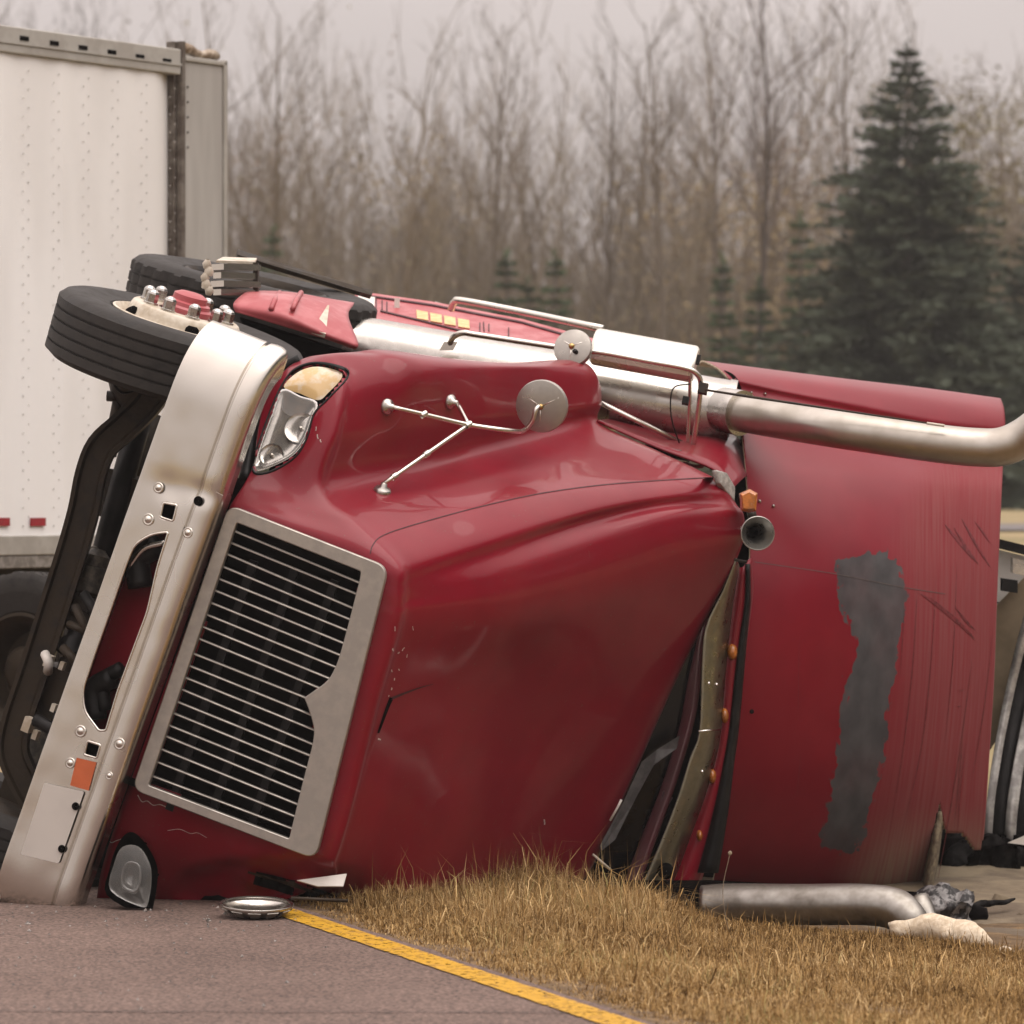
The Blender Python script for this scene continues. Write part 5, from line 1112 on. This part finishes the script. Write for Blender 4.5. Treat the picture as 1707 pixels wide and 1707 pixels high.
lump('bent_strip', [P(1610, 1515, 17.9), P(1650, 1506, 18.0), P(1690, 1502, 18.1)], .018, mchar_shade, 'thin dark bent strip lying on the bare dirt', 'wreckage', 8, 31, .8)
msand = mat('mottled_sand', (.21, .165, .105), .95, 0, .2, 3, bump=.6, bscale=40, col2=(.12, .09, .06))  # brown sand, mottled at random
xs = np.arange(.6, 4.6, .1); ys = np.arange(15.9, 22, .1); V = [(x, y, ground_z(x, y) - .012 + .03 * noise.noise(Vector((x * 3, y * 3, 1))) + .13 * sstep(17.2, 20, y) - .05 * sstep(.25, -.1, (x - .6) * 1.2 + (y - 16.6))) for y in ys for x in xs]
o = mesh('bare_dirt', V, grid_faces(len(ys), len(xs)), msand, None, True); o['kind'] = 'structure'
for i, (px, py, Y, s, lab) in enumerate(((1668, 1497, 18.4, .05, 'dark clod of earth on the bare dirt behind the torn roof'), (1625, 1535, 17.9, .05, 'black scrap of burnt plastic on the bare dirt'), (700, 1534, 15.6, .018, 'small pale stone at the grass edge by the yellow line'), (1700, 1520, 18.0, .02, 'small dark pebble at the right edge of the dirt'))):
    p = gp_(px, py, Y, s * .3); V, Fc = lathe([(.001, s), (s * .7, s * .7), (s, 0), (s * .7, -s * .6), (.001, -s * .7)], p, Vector((.2, .1, 1)), 9); V = [v + Vector((noise.noise(v * 30), noise.noise(v * 30 + Vector((9, 0, 0))), noise.noise(v * 30 + Vector((0, 9, 0))))) * s * .6 for v in V]
    tag(mesh('stone' if i != 1 else 'plastic_scrap', V, Fc, M['void'] if i == 1 else (msand if i != 2 else M['rim']), None, True), lab, 'stone' if i != 1 else 'scrap')

# crumbs of glass, plastic and grit knocked off the front
rg = random.Random(5); V, Fc = [], []
for i in range(150):
    px_ = rg.uniform(-60, 640); py_ = rg.gauss(1528, 16) if i < 95 else rg.uniform(1530, 1690); Y_ = 11340 / max(690, py_ - 820)
    p_ = P(px_, py_, Y_); p_.z = .006; s_ = rg.uniform(.003, .010) * (1.5 if i % 9 == 0 else 1); k = len(V)
    if ldist(p_.x, p_.y) > .05: continue
    a_ = rg.uniform(0, 6.28); V += [p_ + Vector((math.cos(a_ + t_) * s_ * rg.uniform(.6, 1.3), math.sin(a_ + t_) * s_ * rg.uniform(.6, 1.3), 0)) for t_ in (0, 2.1, 4.2)] + [p_ + Vector((0, 0, s_ * .9))]
    Fc += [(k, k + 1, k + 3), (k + 1, k + 2, k + 3), (k + 2, k, k + 3)]
o = mesh('road_crumbs', V, Fc, mat('grit_and_glass', (.34, .30, .27), .4, 0, .4, 200, col2=(.04, .034, .03), lo=.48, hi=.54), None, False, 'stuff'); o['label'] = 'crumbs of glass and grit on the road by the bumper'; o['category'] = 'debris'

# white striped sheet wreckage beyond the torn roof edge
wrk = tag(empty('crumpled_trailer_skin', P(1690, 1380, 19.6)), 'crumpled white sheeting with black stripes beyond the torn roof', 'wreckage')
mwrk = mat('scuffed_white_skin', (.50, .485, .46), .35, .2, .2, 9, bump=.1, bscale=12, col2=(.22, .21, .20))
def strip_rows(x_top, x_bot, w, m, nm, Y):
    rows = []
    for k, t_ in enumerate(np.linspace(0, 1, 7)):
        x = x_top + (x_bot - x_top) * (1 - (1 - t_) ** 1.5); y = 1000 + t_ * 400; bulge = .08 * math.sin(t_ * 5)
        rows.append([P(x, y, Y + bulge), P(x + w / 2, y + 4, Y - .012 + bulge + .03 * noise.noise(Vector((x * .05, y * .03, 2)))), P(x + w, y + 8, Y + bulge)])
    return quadloft(nm, rows, m, wrk, 3, 4, .01)
for k in range(6):
    strip_rows(1715 + k * 38 + 6 * (k % 2), 1640 + k * 34, 12 + 5 * (k % 3), mwrk, 'white_rib', 19.6 + .04 * k); strip_rows(1728 + k * 38, 1652 + k * 34, 25, M['black'], 'black_gap', 19.66 + .04 * k)
sheet('tan_panel', [P(1650, 1020, 19.9), P(1720, 950, 19.9), P(1760, 950, 19.9), P(1720, 1140, 19.9), P(1650, 1250, 19.9)], mat('tan_board', (.24, .18, .11), .8, 0, .1, 6), wrk, .03)
sheet('black_rail', [P(1640, 892, 20.0), P(1760, 922, 20.0), P(1760, 938, 20.0), P(1640, 908, 20.0)], M['black'], wrk, .04)
sheet('white_skin', [P(1640, 910, 20.05), P(1760, 940, 20.05), P(1760, 1010, 20.05), P(1650, 1090, 20.05)], M['white'], wrk, .02)
mesh('vent_box', *box(P(1697, 945, 19.8), Vector((.03, 0, -.008)), Vector((0, .05, 0)), Vector((0, 0, .035))), M['steel'], wrk)
mesh('black_clip', *box(P(1682, 976, 19.8), Vector((.035, 0, -.005)), Vector((0, .05, 0)), Vector((0, 0, .03))), M['black'], wrk)
for (x, y) in ((1668, 1006), (1665, 1024)): mesh('slot', *box(P(x, y, 19.98), Vector((.014, 0, -.004)), Vector((0, .03, 0)), Vector((0, 0, .004))), M['void'], wrk)
o = mesh('underside_shade_box', *box(P(1640, 1440, 19.9), Vector((.6, 0, .03)), Vector((0, .35, 0)), Vector((0, 0, .16))), M['void'], wrk)  # black box painting the shaded cavity below the sheeting
sheet('white_shard', [P(1680, 1405, 19.3), P(1720, 1388, 19.3), P(1720, 1410, 19.3)], M['white'], wrk, .01)

# ================================================================ the wood behind
def bark(name, col, col2): return plain(name, tuple((a_ + b_) / 2 for a_, b_ in zip(col, col2)))
mb_grey = bark('grey_bark', (.165, .135, .105), (.112, .09, .068)); mb_brown = bark('brown_bark', (.185, .145, .10), (.128, .10, .068)); mb_dark = bark('dark_bark', (.115, .092, .080), (.08, .064, .055))
def grow(seed, h, spread=.32, levels=4, clean=.3, r0=None, lean=0, nb0=16):
    """bare deciduous tree: (trunk mesh data, crown mesh data)"""
    rg = random.Random(seed); tv, tf, cv, cf = [], [], [], []
    def seg(V_, F_, p, q, r_a, r_b, n):
        d = (q - p)
        if d.length < 1e-5: return
        x, y, _ = frame_of(d); k = len(V_)
        for c_, r in ((p, r_a), (q, r_b)):
            for j in range(n):
                t_ = 2 * math.pi * j / n; V_.append(c_ + (x * math.cos(t_) + y * math.sin(t_)) * r)
        for j in range(n): F_.append((k + j, k + (j + 1) % n, k + n + (j + 1) % n, k + n + j))
    r0 = r0 or h * .0085
    pts = [Vector((0, 0, -.3))]; d = Vector((lean, 0, 1)).normalized(); ns = 12
    for i in range(ns):
        d = (d + Vector((rg.uniform(-.06, .06), rg.uniform(-.06, .06), .02))).normalized(); pts.append(pts[-1] + d * (h * .96 / ns))
    for i in range(ns): seg(tv, tf, pts[i], pts[i + 1], r0 * (1 - i / ns) + .012, r0 * (1 - (i + 1) / ns) + .012, 6)
    def branch(p, d, l, r, lev):
        n = max(2, int(l / .55)); n = min(n, 5); q = p
        for i in range(n):
            d = (d + Vector((rg.uniform(-.14, .14), rg.uniform(-.14, .14), rg.uniform(-.02, .16)))).normalized(); q2 = q + d * (l / n)
            seg(cv, cf, q, q2, r * (1 - .75 * i / n), r * (1 - .75 * (i + 1) / n), 3 if lev > 1 else 4)
            if lev < levels:
                for _ in range(rg.choice((1, 1, 2, 2)) if lev < 3 else rg.choice((1, 2))):
                    ax = Vector((rg.uniform(-1, 1), rg.uniform(-1, 1), rg.uniform(-.2, .8))).normalized(); branch(q2, (d + ax * rg.uniform(.4, .85)).normalized(), l * rg.uniform(.35, .6), max(.006, r * .5 * (1 - .5 * i / n)), lev + 1)
            q = q2
    for k in range(nb0):
        f = clean + (1 - clean) * (k + rg.random()) / nb0; i = min(ns - 1, int(f * ns)); p = pts[i].lerp(pts[i + 1], f * ns - i)
        an = rg.uniform(0, 6.283); el = rg.uniform(.7, 1.25); dd = Vector((math.cos(an) * math.cos(el), math.sin(an) * math.cos(el), math.sin(el)))
        branch(p, dd, h * spread * (1.15 - f) * rg.uniform(.7, 1.2) + .4, r0 * .42 * (1.1 - f) + .010, 1)
    return (tv, tf), (cv, cf)
def as_mesh(nm, d, m):
    me = bpy.data.meshes.new(nm); me.from_pydata([tuple(v) for v in d[0]], [], d[1]); me.materials.append(m); return me
protos = []
for sd_, (h, sp_, cl_, m) in enumerate(((12.5, .26, .42, mb_grey), (12.5, .30, .35, mb_brown), (12, .22, .30, mb_grey), (12.5, .34, .45, mb_dark), (11.5, .28, .25, mb_brown), (12.5, .24, .5, mb_grey))):
    a_, b_ = grow(100 + sd_, h, sp_, 4, cl_, None, (.03, -.05, .02, 0, -.03, .04)[sd_]); protos.append((as_mesh('trunk', a_, m), as_mesh('crown', b_, m), h))
def bare_tree(px, Y, top_py, proto, label, rot=0, wide=1.0):
    x = (px - CX) * Y / F; z0 = ground_z(x, Y) - .05; h = (HZ - top_py) * Y / F + EYE - z0; tm, cm, ph = protos[proto]; s = h / ph
    rt = tag(empty('bare_tree', (x, Y, z0)), label, 'tree', 'bare autumn trees behind the wreck'); rt.rotation_euler = (0, 0, rot); rt.scale = (s * wide, s * wide, s)
    for me in (tm, cm):
        o = bpy.data.objects.new(me.name, me); COL.objects.link(o); o.parent = rt
    return rt
trees = [
 (60, 92, -60, 1, 'bare tree rising above the left end of the trailer roof'), (120, 84, -40, 3, 'bare tree above the middle of the trailer roof'), (205, 96, 10, 4, 'bare tree above the right part of the trailer roof'),
 (400, 88, -60, 2, 'bare tree just right of the trailer nose'), (470, 80, -30, 4, 'spreading bare tree between the trailer nose and the thin leafed sapling'), (540, 97, 20, 1, 'bare tree left of the thin leafed sapling'),
 (735, 99, 150, 4, 'low bare tree in the gap of open sky left of the middle'), (822, 78, -10, 0, 'tall straight bare tree left of the middle of the wood'), (905, 92, 60, 1, 'slender bare tree right of the tall straight one'),
 (1000, 85, 10, 2, 'bare tree behind the middle of the truck'), (1050, 94, 30, 4, 'thin bare tree behind the white mirror'), (1105, 76, -20, 0, 'dark-trunked bare tree standing in front of the wood near the mirror'), (1155, 95, -30, 1, 'bare tree just right of the dark-trunked one'),
 (1250, 77, -90, 3, 'stout forked bare tree left of the spruce'), (1225, 90, -40, 5, 'bare tree close behind the stout forked one'), (1310, 97, 20, 4, 'bushy bare tree between the forked tree and the lone crown'), (1405, 82, -70, 5, 'lone bare crown against the sky left of the spruce tip'), (1480, 99, -20, 2, 'bare tree directly behind the spruce tip'),
 (1640, 95, 100, 1, 'bare tree right of the spruce'), (1690, 90, 90, 4, 'bare tree at the right edge of the picture')]
for i, (px, Y, ty, pr, lab) in enumerate(trees): bare_tree(px, Y, ty, pr, lab, (i * 2.399) % 6.283)

# leaf-flecked trees and saplings
mleaf = {k: plain(k, tuple((a_ + b_) / 2 for a_, b_ in zip(c, c2))) for k, c, c2 in (('olive_leaf', (.24, .205, .11), (.18, .155, .085)), ('yellow_leaf', (.31, .24, .13), (.24, .18, .10)), ('brown_leaf', (.25, .18, .125), (.18, .13, .09)))}
def leaves(pts, size, seed):
    rg = np.random.default_rng(seed); n = len(pts); a = rg.normal(size=(n, 3)); a /= np.linalg.norm(a, axis=1)[:, None]; b_ = np.cross(a, rg.normal(size=(n, 3))); b_ /= np.linalg.norm(b_, axis=1)[:, None] + 1e-9; s = size * rg.uniform(.6, 1.4, (n, 1))
    V = np.stack([pts - a * s, pts + b_ * s * .6, pts + a * s, pts - b_ * s * .6], 1).reshape(-1, 3)
    return V.tolist(), [(4 * k, 4 * k + 1, 4 * k + 2, 4 * k + 3) for k in range(n)]
def leafy_tree(px, Y, top_py, width, leafmat, n, label, seed, low=.35):
    x = (px - CX) * Y / F; z0 = ground_z(x, Y) - .05; h = (HZ - top_py) * Y / F + EYE - z0
    rt = tag(empty('leafy_tree', (x, Y, z0)), label, 'tree', 'late leafed trees behind the wreck')
    a_, b_ = grow(seed, h, .24, 3, .25); base = Vector((x, Y, z0))
    mesh('trunk', [v + base for v in a_[0]], a_[1], mb_brown, rt); mesh('crown', [v + base for v in b_[0]], b_[1], mb_brown, rt)
    cs = [np.array((rnd.gauss(0, width * .42), rnd.gauss(0, width * .42), h * (low + (1 - low) * rnd.random() ** .8))) for _ in range(26)]
    rgl = np.random.default_rng(seed); cs = np.array(cs)
    pts = np.array(base) + cs[rgl.integers(len(cs), size=n)] + rgl.normal(size=(n, 3)) * (width * .17)
    V, Fc = leaves(pts, .055, seed); mesh('leaves', V, Fc, mleaf[leafmat], rt, False, 'stuff')
leafy_tree(1610, 88, 135, 2.2, 'olive_leaf', 2600, 'pale green leafy tree right of the spruce', 501, .45)
leafy_tree(1680, 96, 150, 2.0, 'olive_leaf', 2000, 'pale green leafy tree at the far right edge', 502, .4)
leafy_tree(1300, 90, 200, 2.4, 'brown_leaf', 1500, 'rusty leafed tree between the forked tree and the spruce', 503, .55)
leafy_tree(1330, 86, 330, 2.8, 'yellow_leaf', 2200, 'low yellowish tree left of the spruce', 504, .4)
leafy_tree(1150, 93, 300, 2.4, 'yellow_leaf', 1400, 'low yellowish tree behind the dark-trunked tree', 505, .35)
leafy_tree(700, 95, 230, 2.0, 'yellow_leaf', 1200, 'round topped brownish tree below the open sky', 506, .4)
leafy_tree(650, 84, 30, .10, 'brown_leaf', 26, 'thin tall sapling with last brown leaves at its tip', 507, .75)
leafy_tree(430, 98, 240, 2.2, 'brown_leaf', 1200, 'brownish leafed tree beside the trailer nose', 508, .35)

# thicket: uncountable saplings and twigs
rg = random.Random(77)
def thicket(name, n, y0, y1, hlo, hhi, m, seed, label, xr=(-17, 17), rad=.016, tw=9):
    rg = random.Random(seed); V, Fc = [], []
    def seg(p, q, ra, rb):
        x, y, _ = frame_of(q - p); k = len(V)
        for c_, r in ((p, ra), (q, rb)):
            for j in range(3): t_ = 2.0944 * j; V.append(c_ + (x * math.cos(t_) + y * math.sin(t_)) * r)
        for j in range(3): Fc.append((k + j, k + (j + 1) % 3, k + 3 + (j + 1) % 3, k + 3 + j))
    for i in range(n):
        x = rg.uniform(*xr); y = rg.uniform(y0, y1); z = ground_z(x, y) - .1
        h = rg.uniform(hlo, hhi) * (.85 + .3 * noise.noise(Vector((x * .35, y * .1, seed)))); p = Vector((x, y, z)); d = Vector((rg.uniform(-.12, .12), rg.uniform(-.12, .12), 1)).normalized(); k = 4; r = rad * rg.uniform(.6, 1.6)
        for j in range(k):
            d = (d + Vector((rg.uniform(-.1, .1), rg.uniform(-.1, .1), 0))).normalized(); q = p + d * (h / k); seg(p, q, r * (1 - j / k * .8), r * (1 - (j + 1) / k * .8))
            for _ in range(rg.randint(1, tw // 3)):
                t_ = rg.random(); b0 = p.lerp(q, t_); e = (d + Vector((rg.uniform(-1, 1), rg.uniform(-1, 1), rg.uniform(0, .7))) * .75).normalized(); l = h * rg.uniform(.08, .22); b1 = b0 + e * l; seg(b0, b1, r * .5, .004)
                b2_ = b0.lerp(b1, .5); e2 = (e + Vector((rg.uniform(-1, 1), rg.uniform(-1, 1), rg.uniform(-.2, .6)))).normalized(); seg(b2_, b2_ + e2 * l * .6, r * .35, .004)
            p = q
    o = mesh(name, V, Fc, m, None, False, 'stuff'); o['label'] = label; o['category'] = 'thicket'; return o
thicket('brush_thicket', 3200, 100, 122, 5.0, 10.5, bark('grey_brown_twigs', (.225, .182, .14), (.165, .132, .10)), 5, 'grey brown mass of leafless brush at the back of the wood', rad=.026)
thicket('brush_thicket_middle', 1700, 86, 100, 3.5, 8.0, bark('brown_twigs', (.22, .178, .125), (.16, .128, .088)), 6, 'brown leafless saplings in the middle of the wood', rad=.019)
thicket('sapling_wood', 300, 84, 98, 7.5, 11.5, bark('olive_saplings', (.20, .165, .115), (.14, .112, .078)), 9, 'tall thin saplings crowding between the bare trees', rad=.020, tw=12)
thicket('brush_thicket_front', 420, 78, 86, 1.6, 4.2, bark('olive_twigs', (.20, .17, .10), (.14, .115, .07)), 7, 'low brush along the front of the wood', rad=.014)
def scatter(n, seed, hh, y0, y1):
    rgl = np.random.default_rng(seed); x = rgl.uniform(-17, 17, n); y = rgl.uniform(y0, y1, n); z = 1.4 + hh * .42 * np.abs(rgl.normal(size=n)) * (1 + .4 * vn(x * .5, y * .3, 3.0)); return np.stack([x, y, z], 1)
V, Fc = leaves(scatter(20000, 41, 6.6, 82, 112), .05, 41)
o = mesh('thicket_leaves', V, Fc, mleaf['olive_leaf'], None, False, 'stuff'); o['label'] = 'scattered olive leaves in the brush'; o['category'] = 'leaves'
V, Fc = leaves(scatter(12000, 42, 7.8, 84, 114), .045, 42)
o = mesh('thicket_brown_leaves', V, Fc, mleaf['brown_leaf'], None, False, 'stuff'); o['label'] = 'scattered brown leaves in the brush'; o['category'] = 'leaves'

# conifers
mneedle = plain('spruce_needles', (.070, .084, .058)); mpine = plain('pine_needles', (.085, .115, .060))
def conifer(px, Y, top_py, rad, label, seed, name='spruce_tree', m=mneedle, levels=34, dens=1.0, group=None, z0=None):
    rg = random.Random(seed); x = (px - CX) * Y / F; z0 = ground_z(x, Y) - .05; h = (HZ - top_py) * Y / F + EYE - z0; base = Vector((x, Y, z0))
    rt = tag(empty(name, base), label, 'tree', group)
    mesh('trunk', *tube([base, base + Vector((0, 0, h * .5)), base + Vector((0, 0, h))], [h * .014, h * .009, .012], 7), mb_dark, rt, True)
    V, Fc = [], []
    def card(p, d, l, w):
        s = d.cross(Vector((rg.uniform(-1, 1), rg.uniform(-1, 1), rg.uniform(-1, 1)))); 
        if s.length < 1e-4: return
        s = s.normalized() * w; k = len(V); V.extend((p - s * .6, p + d * l * .55 - s, p + d * l, p + d * l * .5 + s)); Fc.append((k, k + 1, k + 2, k + 3))
    for i in range(levels):
        f = (i + rg.random() * .5) / levels; zz = h * (.04 + .95 * f); rr = rad * ((1 - f) ** .82) * rg.uniform(.78, 1.12) + .05
        nbr = max(4, int((9 - 4 * f) * dens))
        for k in range(nbr):
            an = 6.283 * (k + rg.uniform(-.35, .35)) / nbr + i * 1.7; l = rr * rg.uniform(.7, 1.12); d = Vector((math.cos(an), math.sin(an), -.12 + .5 * f)).normalized(); p0 = base + Vector((0, 0, zz)); n = max(3, int(l / .16))
            side = Vector((-d.y, d.x, 0))
            for j in range(n):
                t_ = (j + .6) / n; p = p0 + d * (l * t_) + Vector((0, 0, -.16 * l * t_ * t_ + .10 * l * max(0, t_ - .7)))
                wd = (1 - t_) * l * .34 + .07
                for q in range(5 if t_ > .3 else 3):
                    sgn_ = rg.choice((-1, 1)); e = (d * rg.uniform(.4, 1) + side * sgn_ * rg.uniform(.2, 1) + Vector((0, 0, rg.uniform(-.35, .35)))).normalized(); card(p, e, wd * rg.uniform(.6, 1.5) + .05, .026 + .022 * rg.random())
    for k in range(14): card(base + Vector((0, 0, h * (1 - k * .006))), Vector((rg.uniform(-.5, .5), rg.uniform(-.5, .5), 1)).normalized(), .18, .03)
    mesh('crown', V, Fc, m, rt, False, 'stuff'); return rt
conifer(1512, 70, 78, 3.35, 'tall dark blue green spruce at the right', 11, levels=46, dens=1.6)
conifer(1745, 74, 330, 2.6, 'dark spruce cut by the right edge of the picture', 12, levels=32, dens=1.2)
conifer(1640, 82, 560, 1.9, 'low dark spruce in the shade right of the tall one', 13, levels=22, dens=1.2)
conifer(1370, 75, 520, 1.6, 'small dark spruce at the left foot of the tall one', 14, levels=20, dens=1.1)
for i, (px, Y, ty, r_, lab) in enumerate(((845, 76, 425, 1.05, 'young green pine left of the pair above the truck'), (925, 76.5, 425, .85, 'young green pine right of the pair above the truck'), (880, 77, 470, 1.0, 'lowest young pine between the pair above the truck'), (455, 77, 385, .8, 'young green pine beside the trailer nose'), (1205, 76, 430, .55, 'thin young pine behind the white mirror'), (1335, 75, 360, .9, 'slim young pine left of the tall spruce'), (1265, 75.5, 470, .9, 'young pine midway between the mirror and the spruce'))):
    conifer(px, Y, ty, r_, lab, 30 + i, 'young_pine', mpine, 20, 1.2, 'young pines at the foot of the wood')

# spruce wood added out of frame, keeps low sky light off the hood
rg = random.Random(90); V, Fc = [], []
for i in range(190):
    s_ = rg.uniform(-75, 30); dd = rg.uniform(20, 32); q = L0 + LD * s_ + LN * dd; h = rg.uniform(8, 13); z0 = ground_z(q.x, q.y) - .1
    for k in range(130):
        f = rg.random() ** .8; an = rg.uniform(0, 6.283); r_ = (1 - f) * h * .26 * rg.uniform(.6, 1.05) + .1; c_ = Vector((q.x + math.cos(an) * r_, q.y + math.sin(an) * r_, z0 + h * f))
        a_ = Vector((math.cos(an), math.sin(an), -.3)) * rg.uniform(.4, .9); b_ = Vector((-math.sin(an), math.cos(an), rg.uniform(-.4, .4))) * rg.uniform(.2, .5); m = len(V)
        V += [c_ - a_, c_ + b_, c_ + a_ * .6, c_ - b_]; Fc.append((m, m + 1, m + 2, m + 3))
o = mesh('unseen_spruce_wood', V, Fc, mneedle, None, False, 'stuff'); o['label'] = 'unseen spruce wood added right of the verge to dim the hood'; o['category'] = 'wood'

# thin autumn haze
hz = mesh('haze', *box((0, 0, 6.5), (400, 0, 0), (0, 400, 0), (0, 0, 8.5)), None); hz['kind'] = 'stuff'
mh = bpy.data.materials.new('thin_haze'); mh.use_nodes = True; t = mh.node_tree; t.nodes.remove(t.nodes['Principled BSDF'])
pv = t.nodes.new('ShaderNodeVolumePrincipled'); pv.inputs['Color'].default_value = (1, .97, .95, 1); pv.inputs['Density'].default_value = .0007; pv.inputs['Anisotropy'].default_value = .2
t.links.new(pv.outputs[0], t.nodes['Material Output'].inputs['Volume']); hz.data.materials.append(mh)
